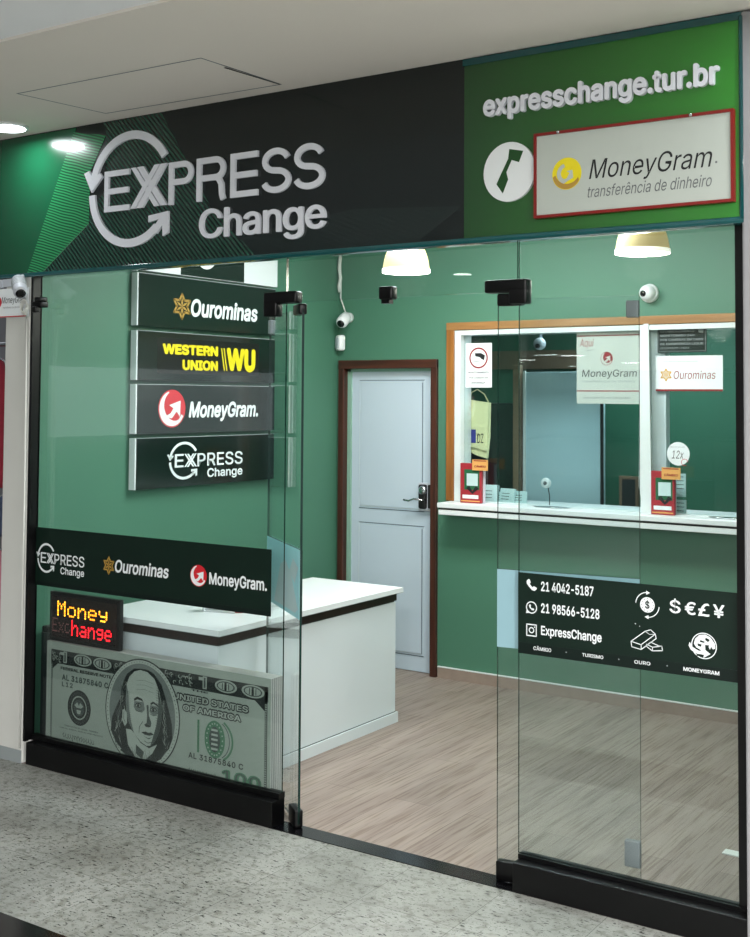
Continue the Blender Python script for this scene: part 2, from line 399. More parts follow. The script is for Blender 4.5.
# logos, in unit boxes mapped to (a0..a1, b0..b1)
def express_logo(g, P, a0, a1, b0, b1, m, k=2, part=None, lw=1.0):
    """circular arrows, EXPRESS with a doubled X, Change under it"""
    A = lambda x: a0+(x+4.22)/1.395*(a1-a0)
    B = lambda z: b0+(z-2.395)/.565*(b1-b0)
    q = lambda pts: [(A(x), B(z)) for x, z in pts]
    cx, cz, R, r = -3.927, 2.692, .266, .228
    up = arc(cx, cz, R, R, 32, 172)+arc(cx, cz, r, r, 172, 32)
    lo = arc(cx, cz, R, R, 184, 312)+arc(cx, cz, r, r, 312, 184)
    h1 = [(-4.225, 2.785), (-4.198, 2.79), (-4.173, 2.745), (-4.125, 2.775), (-4.11, 2.755), (-4.178, 2.695)]
    h2 = [(-3.80, 2.563), (-3.69, 2.568), (-3.69, 2.475), (-3.722, 2.462), (-3.724, 2.512), (-3.76, 2.476), (-3.785, 2.50), (-3.745, 2.533), (-3.80, 2.528)]
    for s_ in (up, lo, h1, h2): poly(g, P, q(s_), m, k)
    text(g, P, 'E', A(-4.093), A(-3.935), B(2.60), B(2.787), m, k, lw*.010)
    for pts in ([(-3.925, 2.785), (-3.895, 2.785), (-3.745, 2.6), (-3.775, 2.6)], [(-3.88, 2.785), (-3.845, 2.785), (-3.695, 2.6), (-3.73, 2.6)],
                [(-3.925, 2.6), (-3.895, 2.6), (-3.745, 2.785), (-3.775, 2.785)], [(-3.88, 2.6), (-3.845, 2.6), (-3.705, 2.785), (-3.735, 2.785)]):
        poly(g, P, q(pts), m, k+.2*random.random())
    text(g, P, 'PRESS', A(-3.69), A(-2.828), B(2.595), B(2.787), m, k, lw*.010)
    text(g, P, 'Change', A(-3.507), A(-2.828), B(2.40), B(2.562), m, k, lw*.02)
def mg_ball(g, P, a, b, ra, rb, m, mw, k=2):
    ell(g, P, a, b, ra, rb, m, k)
    q = lambda pts: [(a+x*ra, b+y*rb) for x, y in pts]
    n = 26; o = arc(0, 0, .93, .93, 105, 335, n); i = []
    for j in range(n+1): t = math.radians(105+230*j/n); q_ = .86-.34*math.sin(PI*min(1, j/n*1.15)*.9); i.append((q_*math.cos(t), q_*math.sin(t)))
    poly(g, P, q(o+i[::-1]), mw, k+1)
    poly(g, P, q([(-.22, .18), (.62, .42), (.60, -.45), (.34, -.16), (-.02, -.52), (-.5, -.42), (-.1, -.24), (.1, .02)]), mw, k+1.5)
def star(g, P, a, b, ra, rb, m, k=2, w_=.14):
    pts = []
    for i in range(12):
        r = 1 if i % 2 == 0 else .55
        pts.append((a+r*ra*math.sin(PI*i/6), b+r*rb*math.cos(PI*i/6)))
    line(g, P, pts, ra*w_*1.3, m, k, closed=True)
    for i in range(0, 12, 2):
        t = PI*i/6; s_ = .32
        poly(g, P, [(a, b), (a+ra*s_*math.sin(t-.35), b+rb*s_*math.cos(t-.35)), (a+ra*.72*math.sin(t), b+rb*.72*math.cos(t)), (a+ra*s_*math.sin(t+.35), b+rb*s_*math.cos(t+.35))], m, k+.3)

# ================================================================== THE SETTING
g = G(); g.box(-4.80, -.95, .095, 2.79, -.05, 0, 'vinyl'); g.box(-4.8, -.95, 2.79, 4.5, -.05, 0, 'vinyl'); g.build('floor', kind='structure')
g = G(); g.box(-40, 8, -46, 0.0, -.05, 0, 'granite'); g.box(-14, -4.80, 0, 4, -.05, 0, 'granite'); g.box(-.95, 6, 0, 1, -.05, 0, 'granite')
g.build('floor_hall', kind='structure')
g = G(); g.box(-14, 8, -1.62, -1.139, 0, .0015, 'black_gloss'); g.build('trim_1', kind='structure')          # dark inlay strip
g = G(); g.box(-3.10, -1.98, .0, .095, -.02, .003, 'black_gloss'); g.build('trim_2', kind='structure')        # threshold
g = G(); g.box(-4.80, -.95, .1, 4.5, 3.02, 3.08, 'ceiling'); g.build('ceiling', kind='structure')
# hall ceiling with an access hatch, the upper part further out
hall = G(); hall.box(-14, 8, -1.083, .1, 3.025, 3.075, 'ceiling'); hall.box(-14, 8, -1.09, -1.0831, 3.023, 3.10, 'ceiling')
hall.box(-40, 8, -46, -1.09, 3.033, 3.15, 'ceiling2'); ho = hall.build('ceiling_hall', kind='structure')
g = G()
P = Plane((0, 0, 3.025), (1, 0, 0), (0, -1, 0))
hatch = [(-4.04, .565), (-3.025, .545), (-3.005, .085), (-3.985, .115)]
line(g, P, hatch, .007, 'door_groove', 1, closed=True)
poly(g, P, [(-3.04, .40), (-3.028, .40), (-3.004, .09), (-3.012, .085)], 'blackm', 2)
h = g.build('access_hatch'); tag(h, 'rectangular access hatch flush in the grey mall ceiling above the shop sign', 'hatch')
# shop walls
g = G(); g.box(-4.80, -4.682, .07, 2.79, 0, 3.02, 'green_wall'); g.build('wall_left', kind='structure')
g = G(); g.box(-1.07, -.95, .1, 2.79, 0, 3.02, 'green_wall'); g.build('wall_right', kind='structure')
g = G()
for b in ((-4.682, -4.618, 0, 3.02), (-4.618, -3.938, 1.944, 3.02), (-3.938, -3.765, 0, 3.02), (-3.765, -1.07, 0, 1.085), (-3.765, -1.07, 2.18, 3.02)):
    g.box(b[0], b[1], 2.67, 2.79, b[2], b[3], 'green_wall')
g.build('wall_back', kind='structure')
g = G(); g.box(-3.885, -1.07, 2.658, 2.67, 0, .066, 'skirt'); g.box(-3.885, -1.07, 2.656, 2.67, .066, .072, 'white'); g.build('baseboard_back', kind='structure')
g = G(); g.box(-4.682, -4.67, .1, 2.67, 0, .07, 'skirt'); g.build('baseboard_left', kind='structure')
# office behind the counter window
g = G(); g.box(-4.8, -.95, 4.42, 4.5, 0, 2.5, 'office_wall'); g.box(-4.8, -4.70, 2.79, 4.5, 0, 2.5, 'office_wall'); g.box(-1.05, -.95, 2.79, 4.5, 0, 2.5, 'office_wall')
g.build('wall_office', kind='structure')
g = G(); g.box(-4.8, -.95, 2.79, 4.5, 2.46, 2.52, 'ceiling2'); g.build('ceiling_office', kind='structure')
# hall opposite side
g = G(); g.box(-40, 8, -46.2, -46, 0, 3.2, 'hall_wall'); g.build('wall_opposite', kind='structure')
# posts either side of the shop front
for i, (x0, x1, z1) in enumerate(((-4.785, -4.603, 2.34), (-1.158, -.95, 3.02))):
    g = G(); g.rbox(x0, x1, 0 if i == 0 else -.012, .07 if i == 0 else .12, 0, z1, 'white_wall' if i == 0 else 'grey_post', .008)
    g.box(x0+.005, x1-.005, -.004, .002, 0, .06, 'print_grey') if i == 0 else None
    g.build('trim_%d' % (3+i), kind='structure')
g = G(); g.box(-.95, 8, .0, .12, 0, 3.02, 'grey_post'); g.build('wall_shopfront_right', kind='structure')
# neighbouring shop on the left: back wall
g = G(); g.box(-9, -4.8, 1.9, 2.0, 0, 3.02, 'hall_wall'); g.box(-4.80, -4.786, .12, 1.9, 0, 3.02, 'white_wall'); g.build('wall_neighbour', kind='structure')

# black base boxes and uprights of the shop window
g = G(); g.rbox(-4.578, -3.083, 0, .085, 0, .104, 'black', .003); g.box(-4.60, -3.083, .045, .085, .104, .128, 'black'); g.build('trim_5', kind='structure')
g = G(); g.rbox(-1.992, -1.125, 0, .085, 0, .104, 'black', .003); g.box(-1.992, -1.125, .045, .085, .104, .12, 'black'); g.build('trim_6', kind='structure')
g = G(); g.box(-4.606, -4.589, .004, .024, .104, 2.335, 'black'); g.box(-4.606, -4.596, .024, .066, .104, 2.335, 'black'); g.build('trim_7', kind='structure')
g = G(); g.box(-1.201, -1.172, .052, .068, .104, 2.335, 'black'); g.build('trim_8', kind='structure')

def pane(name, x0, x1, z0, z1, y=.06, parent=None):
    g = G(); g.box(x0, x1, y-.004, y+.004, z0, z1, 'glass', edge='edge'); return g.build(name, parent, kind=None if parent else 'structure')
w1 = pane('window_1', -4.596, -3.078, .128, 2.38)
w2 = pane('window_2', -3.072, -2.003, 2.146, 2.38)
w3 = pane('window_3', -1.997, -1.201, .12, 2.38)
# patch fittings holding the glass
g = G(); g.rbox(-3.186, -3.012, .035, .085, 2.142, 2.192, 'black', .008, seg=3); g.rbox(-3.186, -3.116, .035, .085, 2.088, 2.16, 'black', .008, seg=3); g.build('patch_fitting', w1)
g = G(); g.rbox(-2.131, -1.957, .035, .085, 2.142, 2.19, 'black', .008, seg=3); g.rbox(-2.03, -1.957, .035, .085, 2.098, 2.16, 'black', .008, seg=3); g.build('patch_fitting', w3)
g = G(); g.rbox(-2.606, -2.541, .038, .082, 2.138, 2.19, 'black', .008, seg=3); g.box(-2.595, -2.558, .045, .075, 2.122, 2.14, 'black'); g.build('door_stop', w2)

# the two glass door leaves, both standing open inwards
def leaf(name, A, B, flip, back, corner):
    ax, ay = A; L = math.hypot(B[0]-ax, B[1]-ay); ang = math.atan2(B[1]-ay, B[0]-ax)
    T = Matrix.Translation((ax, ay, 0)) @ Matrix.Rotation(ang, 4, 'Z')
    root = structure(name, (ax, ay, 0))
    g = G(); g.box(0, L, -.005, .005, .018, 2.118, 'glass', T, edge='edge'); g.build('glass_pane', root)
    s = 1 if flip else -1        # side facing the street when closed
    g = G(); y0, y1 = sorted((s*.0052, s*.0062)); g.box(.0, L, y0, y1, .842, 1.125, 'band', T)
    y0, y1 = sorted((-s*.0052, -s*.0062)); g.box(.0, L, y0, y1, .842, 1.125, back, T)
    if corner:
        Pb = Plane(T @ Vector((0, -s*.0062, 0)), T.to_3x3() @ Vector((1, 0, 0)) * (1 if s > 0 else -1))
        sg = 1 if s > 0 else -1
        for pts in ([(.02, .88), (.06, .86), (.40, .86), (.30, 1.03), (.22, 1.06), (.12, 1.0)], [(.02, 1.05), (.10, 1.08), (.16, 1.02), (.07, .98)]):
            poly(g, Pb, [(sg*u_, v_) for u_, v_ in pts], 'band_patch', 1)
    g.build('vinyl_band', root)
    g = G(); g.rbox(.0, .10, -.018, .018, .004, .074, 'black', .006, T, 3); g.build('bottom_patch', root)
    g = G(); g.rbox(.0, .10, -.018, .018, 2.094, 2.14, 'black', .008, T, 3); g.build('top_patch', root)
    g = G(); g.rbox(L-.055, L, -.012, .012, .02 if corner else .135, .085 if corner else .225, 'plastic_grey' if corner else 'ink_grey', .004, T, 3)
    g.build('corner_lock', root)
    g = G(); g.rbox(L-.045, L, -.012, .012, 2.04, 2.10, 'plastic_grey' if corner else 'ink_grey', .004, T, 3); g.build('corner_lock', root)
    g = G(); g.tube([T @ Vector((.045, 0, -.01)), T @ Vector((.045, 0, .02))], .016, 'chrome'); g.build('pivot', root)
    return root
leaf('door_1', (-2.992, .062), (-3.425, .385), False, 'band_back_blue', True)
leaf('door_2', (-2.088, .068), (-1.565, .135), True, 'band_back', False)

# door in the back wall
d3 = structure('door_3', (-4.28, 2.7, 0))
g = G(); g.box(-4.59, -3.94, 2.715, 2.75, .004, 1.928, 'door_paint')
Pd = FRONT(2.715)
for (a0, a1, b0, b1) in ((-4.53, -4.02, 1.02, 1.87), (-4.53, -4.02, .10, .93)):
    for q in range(2):
        o_ = q*.014
        for bb in ((a0+o_, a1-o_, b1-o_-.004, b1-o_, 'door_groove' if q == 0 else 'door_line'), (a0+o_, a1-o_, b0+o_, b0+o_+.005, 'door_line' if q else 'door_groove'),
                   (a0+o_, a0+o_+.004, b0+o_, b1-o_, 'door_line'), (a1-o_-.004, a1-o_, b0+o_, b1-o_, 'door_groove' if q else 'door_line')):
            g.box(bb[0], bb[1], 2.7125, 2.715, bb[2], bb[3], bb[4])
g.box(-4.512, -4.038, 2.709, 2.715, 1.04, 1.85, 'door_paint'); g.box(-4.512, -4.038, 2.709, 2.715, .12, .91, 'door_paint')
g.build('door_leaf', d3)
g = G(); g.box(-4.618, -4.59, 2.70, 2.78, 0, 1.944, 'pale_jamb'); g.box(-3.945, -3.938, 2.70, 2.78, 0, 1.944, 'pale_jamb'); g.box(-4.618, -3.938, 2.70, 2.78, 1.925, 1.944, 'pale_jamb'); g.build('door_jamb', d3)
g = G(); g.rbox(-4.66, -4.617, 2.648, 2.70, 0, 2.0, 'dark_wood_z', .004); g.rbox(-3.939, -3.893, 2.648, 2.70, 0, 2.0, 'dark_wood_z', .004); g.rbox(-4.66, -3.893, 2.646, 2.70, 1.944, 2.0, 'dark_wood_x', .004); g.build('door_frame', d3)
lk = G(); lk.rbox(-4.052, -3.952, 2.690, 2.708, 1.03, 1.21, 'plastic_grey', .006); lk.rbox(-4.04, -3.985, 2.665, 2.70, 1.045, 1.20, 'blackm', .012, seg=3); lk.rbox(-3.972, -3.95, 2.672, 2.70, 1.05, 1.20, 'blackm', .006)
lko = lk.build('door_lock', d3)
g = G(); g.lathe([(.028, 0), (.028, .012), (.02, .02)], 'chrome', Matrix.Translation((-4.0, 2.665, 1.165)) @ Matrix.Rotation(PI/2, 4, 'X'))
g.tube([(-3.985, 2.665, 1.105), (-4.0, 2.64, 1.105), (-4.05, 2.635, 1.11), (-4.09, 2.635, 1.095), (-4.13, 2.637, 1.10)], .007, 'chrome'); g.build('door_handle', lko)

# service window in the back wall
w4 = structure('window_4', (-2.4, 2.7, 1.1))
g = G(); g.rbox(-3.824, -3.768, 2.648, 2.69, 1.11, 2.228, 'tan_wood_z', .004); g.rbox(-3.824, -1.07, 2.646, 2.69, 2.18, 2.228, 'tan_wood_x', .004); g.build('wood_frame', w4)
g = G(); g.box(-3.766, -3.722, 2.655, 2.79, 1.11, 2.178, 'alu'); g.box(-3.722, -1.07, 2.655, 2.79, 2.148, 2.178, 'alu'); g.box(-3.722, -1.07, 2.675, 2.75, 1.085, 1.112, 'alu')
g.build('aluminium_frame', w4)
g = G(); g.box(-2.545, -2.50, 2.66, 2.78, 1.11, 2.178, 'alu'); g.box(-2.50, -2.415, 2.72, 2.78, 1.11, 2.178, 'plastic_white')
Pm = FRONT(2.655)
poly(g, Pm, [(-2.545, 2.02), (-2.515, 2.22), (-2.49, 2.22), (-2.475, 1.1), (-2.52, 1.1), (-2.55, 1.25)], 'alu', 1, depth=.008); g.build('mullion', w4)
g = G(); g.box(-3.722, -2.545, 2.70, 2.706, 1.112, 2.148, 'glass_booth'); g.build('pane', w4)
g = G(); g.box(-2.50, -1.07, 2.70, 2.706, 1.112, 2.148, 'glass_booth'); g.build('pane', w4)
sl = thing('counter_ledge', 'long white service ledge under the counter window', 'ledge', (-2.5, 2.6, 1.05))
g = G(); g.rbox(-3.80, -1.07, 2.50, 2.668, 1.078, 1.108, 'white', .004); g.build('ledge_top', sl)
g = G(); g.box(-3.795, -1.07, 2.515, 2.668, 1.066, 1.078, 'blackm'); g.rbox(-3.795, -1.07, 2.51, 2.668, 1.035, 1.066, 'white', .003); g.build('ledge_support', sl)
g = G(); g.box(-3.76, -1.07, 2.80, 3.2, 1.05, 1.09, 'white'); g.build('inner_counter', kind=None)
tag(bpy.data.objects['inner_counter'], 'pale inner worktop behind the service window glass', 'counter')

# ================================================================== SHOP SIGN
sx, sy, sz = -3.0, 0.0, 2.34
sign = thing('shop_sign', 'long glossy dark green fascia sign with raised white Express Change lettering', 'sign', (sx, .03, sz))
g = G(); g.box(-6.0, -1.165, 0, .052, 2.345, 3.024, 'fascia_dark')
F0 = FRONT(0)
poly(g, F0, [(-6.0, 2.346), (-4.625, 2.346), (-4.30, 3.02), (-6.0, 3.02)], 'fascia_left', 1)
poly(g, F0, [(-4.16, 2.346), (-4.63, 2.346), (-4.51, 2.346), (-4.1, 2.70), (-4.1, 3.02), (-3.75, 3.02), (-3.3, 2.346)], 'str_dark', 1)
poly(g, F0, [(-4.53, 2.346), (-4.20, 2.57), (-4.02, 2.80), (-4.12, 3.02), (-3.95, 3.02), (-3.2, 2.346)], 'str_dark', 1.2)
poly(g, F0, [(-3.3, 2.346), (-2.4, 2.346), (-2.205, 2.47), (-2.7, 2.50), (-3.4, 2.42)], 'str_faint', 1)
poly(g, F0, [(-4.63, 2.346), (-4.51, 2.346), (-4.205, 2.555), (-4.20, 2.80), (-4.10, 2.96), (-4.32, 3.0)], 'str_bright', 2)
line(g, F0, [(-4.51, 2.35), (-4.205, 2.555)], .004, 'bill_green', 3)
g.build('dark_panel', sign)
g = G(); g.box(-2.195, -1.165, -.003, 0, 2.345, 3.02, 'fascia_right'); g.build('green_panel', sign)
g = G(); g.rbox(-6.0, -1.15, -.012, .056, 2.325, 2.347, 'teal_edge', .004, seg=3); g.rbox(-1.167, -1.145, -.012, .056, 2.33, 3.01, 'teal_edge', .008, seg=3)
g.box(-2.2, -1.15, -.008, 0, 2.995, 3.02, 'teal_edge'); g.build('acrylic_edge', sign)
# raised logo
def raised(name, pts, depth=.022): g = G(); poly(g, F0, pts, 'letter', 0, h=.002, depth=depth); g.build(name, sign)
cx, cz, R, r_ = -3.927, 2.692, .266, .228
g = G(); poly(g, F0, arc(cx, cz, R, R, 32, 170)+arc(cx, cz, r_, r_, 170, 32), 'letter', 0, h=.002, depth=.012)
poly(g, F0, [(-4.228, 2.79), (-4.195, 2.80), (-4.17, 2.755), (-4.125, 2.785), (-4.108, 2.765), (-4.178, 2.698)], 'letter', 0, h=.002, depth=.0125); g.build('arrow', sign)
g = G(); poly(g, F0, arc(cx, cz, R, R, 182, 312)+arc(cx, cz, r_, r_, 312, 182), 'letter', 0, h=.002, depth=.012)
poly(g, F0, [(-3.81, 2.56), (-3.69, 2.572), (-3.69, 2.475), (-3.722, 2.462), (-3.724, 2.512), (-3.76, 2.476), (-3.785, 2.50), (-3.745, 2.54), (-3.81, 2.53)], 'letter', 0, h=.002, depth=.0125); g.build('arrow', sign)
def letters(t, a0, a1, b0, b1, m, depth, parent, bold=0, space=1.0, h=.002, name='letter'):
    """the same lettering, every letter a mesh of its own"""
    X = lambda q: (min(v.x for v in q[0])-bold, max(v.x for v in q[0])+bold); Yb = lambda q: (min(v.y for v in q[0])-bold, max(v.y for v in q[0])+bold)
    full = text_mesh(t, 0, 0, space, .05); (x0, x1), (y0, y1) = X(full), Yb(full)
    for i, c in enumerate(t):
        one = text_mesh(c, 0, 0, space, .05); (p0, p1), (q0, q1) = X(one), Yb(one)
        right = X(text_mesh(t[:i+1], 0, 0, space, .05))[1]; left = right-(p1-p0)
        fx = lambda v: a0+(v-x0)/(x1-x0)*(a1-a0); fy = lambda v: b0+(v-y0)/(y1-y0)*(b1-b0)
        q = G(); text(q, F0, c, fx(left), fx(right), fy(q0), fy(q1), m, 0, bold, 0, space, depth, h); q.build(name, parent)
def band(path, t):
    """outline of a stroke of width t along a path"""
    L_, R_ = [], []
    for i, (x, y) in enumerate(path):
        ax, ay = path[max(i-1, 0)]; bx, by = path[min(i+1, len(path)-1)]; d = math.hypot(bx-ax, by-ay)
        nx, ny = -(by-ay)/d*t/2, (bx-ax)/d*t/2; L_.append((x+nx, y+ny)); R_.append((x-nx, y-ny))
    return L_+R_[::-1]
TK = .026
def stroke_letter(ch, x0, x1, z0, z1):
    h_ = TK/2; zm = (z0+z1)/2; g = G(); parts = []
    if ch == 'E': parts = [[(x0, z0), (x1, z0), (x1, z0+TK), (x0+TK, z0+TK), (x0+TK, zm-h_), (x1-.006, zm-h_), (x1-.006, zm+h_), (x0+TK, zm+h_), (x0+TK, z1-TK), (x1, z1-TK), (x1, z1), (x0, z1)]]
    elif ch in 'PR':
        rr = (z1-zm+.008)/2; cyy = z1-rr
        bowl = [(x0+TK*.5, z1-h_), (x1-rr, z1-h_)]+arc(x1-rr, cyy, rr-h_, rr-h_, 85, -85, 14)+[(x1-rr, cyy-rr+h_), (x0+TK*.5, cyy-rr+h_)]
        parts = [[(x0, z0), (x0+TK, z0), (x0+TK, z1), (x0, z1)], band(bowl, TK)]
        if ch == 'R':
            zc = cyy-rr+h_; parts.append(band([(x1-rr-.025, zc), (x1-rr+.005, zc-.002), (x1-h_-.022, zc-.012), (x1-h_-.010, zc-.032), (x1-h_-.006, z0+.022), (x1-h_+.002, z0)], TK))
    elif ch == 'S':
        w_ = (x1-x0)/2-h_; cx_ = (x0+x1)/2; ru = (z1-zm)/2-h_*.5; rl = (zm-z0)/2-h_*.5; cu_ = z1-h_-ru; cl = z0+h_+rl
        parts = [band(arc(cx_, cu_, w_*.93, ru, 15, 250, 22)+arc(cx_, cl, w_, rl, 70, -165, 22), TK)]
    for j, p_ in enumerate(parts): poly(g, F0, p_, 'letter', 0, h=.002, depth=.012+.0003*j)
    g.build('letter', sign)
for ch, x0, x1 in (('E', -4.093, -3.935), ('P', -3.69, -3.547), ('R', -3.525, -3.362), ('E', -3.332, -3.183), ('S', -3.163, -3.008), ('S', -2.994, -2.835)):
    stroke_letter(ch, x0, x1, 2.597, 2.786)
letters('Change', -3.507, -2.828, 2.398, 2.562, 'letter', .012, sign, .012, .95)
g = G()
for j, pts in enumerate(([(-3.925, 2.787), (-3.893, 2.787), (-3.745, 2.6), (-3.777, 2.6)], [(-3.885, 2.787), (-3.845, 2.787), (-3.697, 2.6), (-3.737, 2.6)],
            [(-3.925, 2.6), (-3.893, 2.6), (-3.745, 2.787), (-3.777, 2.787)], [(-3.885, 2.6), (-3.848, 2.6), (-3.70, 2.787), (-3.737, 2.787)])):
    poly(g, F0, pts, 'letter', 0, h=.002, depth=.0115+.0006*j)
g.build('letter', sign)
letters('expresschange.tur.br', -2.105, -1.228, 2.768, 2.868, 'letter', .018, sign, .03, 1.0, h=.004)
g = G(); ell(g, F0, -2.001, 2.576, .105, .109, 'print_white', 0, h=.003, depth=.012)
poly(g, FRONT(-.0152), [(-1.9997, 2.6592), (-1.943, 2.6464), (-1.9604, 2.6067), (-1.9895, 2.6178), (-2.0113, 2.5748), (-2.004, 2.5475), (-2.0259, 2.498), (-2.0521, 2.5346), (-2.0332, 2.5708), (-2.0041, 2.6243)], 'fascia_handset', 1)
g.build('phone_disc', sign)

mgs = thing('framed_sign', 'silver money transfer sign in a red frame, on the green end of the shop sign', 'sign', (-1.55, -.01, 2.40))
g = G(); g.box(-1.886, -1.188, -.022, -.006, 2.405, 2.690, 'sign_silver'); PS = FRONT(-.022)
ell(g, PS, -1.769, 2.545, .056, .057, 'yellow', 1); 
poly(g, PS, [(-1.769+.054*x, 2.545+.055*y) for x, y in arc(0, 0, 1, 1, 190, 330, 20)+arc(.05, .25, .92, .92, 325, 200, 20)], 'gold', 2)
poly(g, PS, [(-1.769+.056*x, 2.545+.057*y) for x, y in arc(.05, .0, .72, .66, 110, 250, 20)+[(.1, -.45), (.45, -.3), (.4, .2), (0, .15), (.2, .02), (.0, -.3)]+arc(.05, .02, .45, .42, 240, 110, 20)], 'sign_silver', 3)
text(g, PS, 'MoneyGram', -1.685, -1.250, 2.498, 2.585, 'ink', 1, 0, .25)
text(g, PS, 'transfer\u00eancia de dinheiro', -1.690, -1.252, 2.452, 2.493, 'ink_grey', 1, .0, .25)
ell(g, PS, -1.237, 2.53, .004, .004, 'ink_grey', 1, 10); g.build('sign_face', mgs)
g = G()
for b in ((-1.896, -1.178, 2.690, 2.700), (-1.896, -1.178, 2.395, 2.405), (-1.896, -1.886, 2.405, 2.690), (-1.188, -1.178, 2.405, 2.690)): g.box(b[0], b[1], -.028, -.006, b[2], b[3], 'red_frame')
g.build('red_frame', mgs)
for x in (-1.80, -1.32): g = G(); g.lathe([(.006, 0), (.006, .004), (.003, .006)], 'chrome', Matrix.Translation((x, -.028, 2.695)) @ Matrix.Rotation(PI/2, 4, 'X'), 10); g.build('screw', mgs)

# ================================================================== LOGO BOARDS ON THE LEFT WALL
LB = LEFTW(-4.63)
zz = [(1.25, 1.527), (1.55, 1.818), (1.839, 2.108), (2.134, 2.42)]
labs = ['bottom dark green wall board with the Express Change logo in white', 'dark green wall board with the red ball and MoneyGram in white',
        'dark green wall board with yellow Western Union lettering', 'dark green wall board with gold star and Ourominas in white']
boards = []
for (z0, z1), lb in zip(zz, labs):
    o = thing('logo_board', lb, 'sign', (-4.66, 1.34, z0), 'stacked logo boards on the left wall'); boards.append(o)
    g = G(); g.box(-4.672, -4.63, .755, 1.93, z0, z1, 'board'); g.build('board_panel', o)
    g = G(); g.box(-4.676, -4.633, .745, .755, z0, z1, 'print_white'); g.box(-4.633, -4.6285, .755, 1.93, z1-.003, z1+.001, 'print_grey'); g.box(-4.68, -4.672, .78, 1.9, z0+.02, z1-.02, 'print_grey'); g.build('acrylic_edge', o)
g = G(); express_logo(g, LB, .99, 1.632, 1.275, 1.50, 'print_white'); g.build('printed_logo', boards[0])
g = G(); mg_ball(g, LB, 1.022, 1.685, .108, .105, 'red', 'print_white', 1); text(g, LB, 'MoneyGram.', 1.158, 1.772, 1.61, 1.725, 'print_white', 1, .03, .2); g.build('printed_logo', boards[1])
g = G(); rect(g, LB, .90, 1.775, 1.878, 2.075, 'wu_black', 1)
text(g, LB, 'WESTERN', .94, 1.40, 1.985, 2.045, 'yellow', 2, .05); text(g, LB, 'UNION', 1.10, 1.40, 1.90, 1.96, 'yellow', 2, .05)
for q in range(2): poly(g, LB, [(1.425+q*.022, 2.035), (1.435+q*.022, 2.035), (1.462+q*.022, 1.905), (1.452+q*.022, 1.905)], 'yellow', 2)
text(g, LB, 'W', 1.475, 1.64, 1.905, 2.04, 'yellow', 2, .05); text(g, LB, 'U', 1.635, 1.74, 1.90, 2.04, 'yellow', 3, .06)
g.build('printed_logo', boards[2])
g = G(); star(g, LB, 1.092, 2.258, .075, .07, 'gold', 1); text(g, LB, 'Ourominas', 1.165, 1.757, 2.205, 2.31, 'print_white', 1, .03, .15); g.build('printed_logo', boards[3])
tb = thing('logo_board', 'topmost white wall board with a dark green centre and white arc', 'sign', (-4.66, 1.34, 2.434), 'stacked logo boards on the left wall')
g = G(); g.box(-4.672, -4.632, .745, 1.95, 2.434, 2.72, 'print_white'); rect(g, LEFTW(-4.632), 1.08, 1.63, 2.436, 2.718, 'board', 1); g.build('board_panel', tb)
g = G(); ring(g, LB, 1.287, 2.585, .10, .10, .022, 180, 350, 'print_white', 1); poly(g, LB, [(1.35, 2.56), (1.40, 2.60), (1.42, 2.54)], 'print_white', 2); g.build('printed_logo', tb)

# ================================================================== WINDOW DECALS
def decal(name, label, x0, x1, z0, z1, low=None):
    o = thing(name, label, 'decal', ((x0+x1)/2, .055, z0))
    g = G(); g.box(x0, x1, .0538, .0558, z0, z1, 'band'); 
    if low: g.box(x0, x1, .0534, .0538, z0, low, 'band_low')
    g.build('vinyl_sheet', o); return o
PW = FRONT(.0538)
d = decal('window_decal', 'dark green vinyl band with three partner logos across the left window', -4.595, -3.142, .84, 1.117, .862)
g = G(); express_logo(g, PW, -4.588, -4.256, .895, 1.045, 'print_white', 1, lw=.6); g.build('printed_logo', d)
g = G(); star(g, PW, -4.095, .973, .037, .04, 'gold', 1); text(g, PW, 'Ourominas', -4.055, -3.72, .945, 1.005, 'print_white', 1, .02, .15); g.build('printed_logo', d)
g = G(); mg_ball(g, PW, -3.544, .974, .048, .047, 'red', 'print_white', 1); text(g, PW, 'MoneyGram.', -3.482, -3.163, .93, .995, 'print_white', 1, .02, .0); g.build('printed_logo', d)

d = decal('window_decal', 'dark green vinyl band with phone numbers and currency symbols across the right window', -1.997, -1.201, .832, 1.122, .872)
g = G()
def handset(g, P, a, b, s, m, k):
    poly(g, P, [(a+x*s, b+y*s) for x, y in ((-.95, .6), (-.6, 1), (-.35, .95), (-.15, .45), (-.35, .2), (.15, -.35), (.45, -.15), (.95, -.35), (1, -.6), (.6, -.95), (.1, -.85), (-.5, -.3), (-.9, .2))], m, k)
handset(g, PW, -1.943, 1.08, .021, 'print_white', 1)
g.build('phone_icon', d); g = G()
ring(g, PW, -1.943, 1.0, .022, .022, .004, 0, 360, 'print_white', 1); handset(g, PW, -1.943, 1.0, .011, 'print_white', 1)
poly(g, PW, [(-1.965, .978), (-1.962, .992), (-1.95, .98)], 'print_white', 1.5)
g.build('chat_icon', d); g = G()
line(g, PW, [(-1.962, .899), (-1.962, .939), (-1.924, .939), (-1.924, .899)], .004, 'print_white', 1, True); ring(g, PW, -1.943, .919, .011, .011, .004, 0, 360, 'print_white', 1); ell(g, PW, -1.931, .931, .0025, .0025, 'print_white', 1, 10)
g.build('camera_icon', d)
def word(t, a0, a1, b0, b1, name='text_line', bold=.02, sp=1.0):
    q_ = G(); text(q_, PW, t, a0, a1, b0, b1, 'print_white', 2, bold, 0, sp); q_.build(name, d)
word('21 4042-5187', -1.905, -1.703, 1.062, 1.097); word('21 98566-5128', -1.905, -1.681, .985, 1.02); word('ExpressChange', -1.905, -1.673, .898, .94)
g = G()
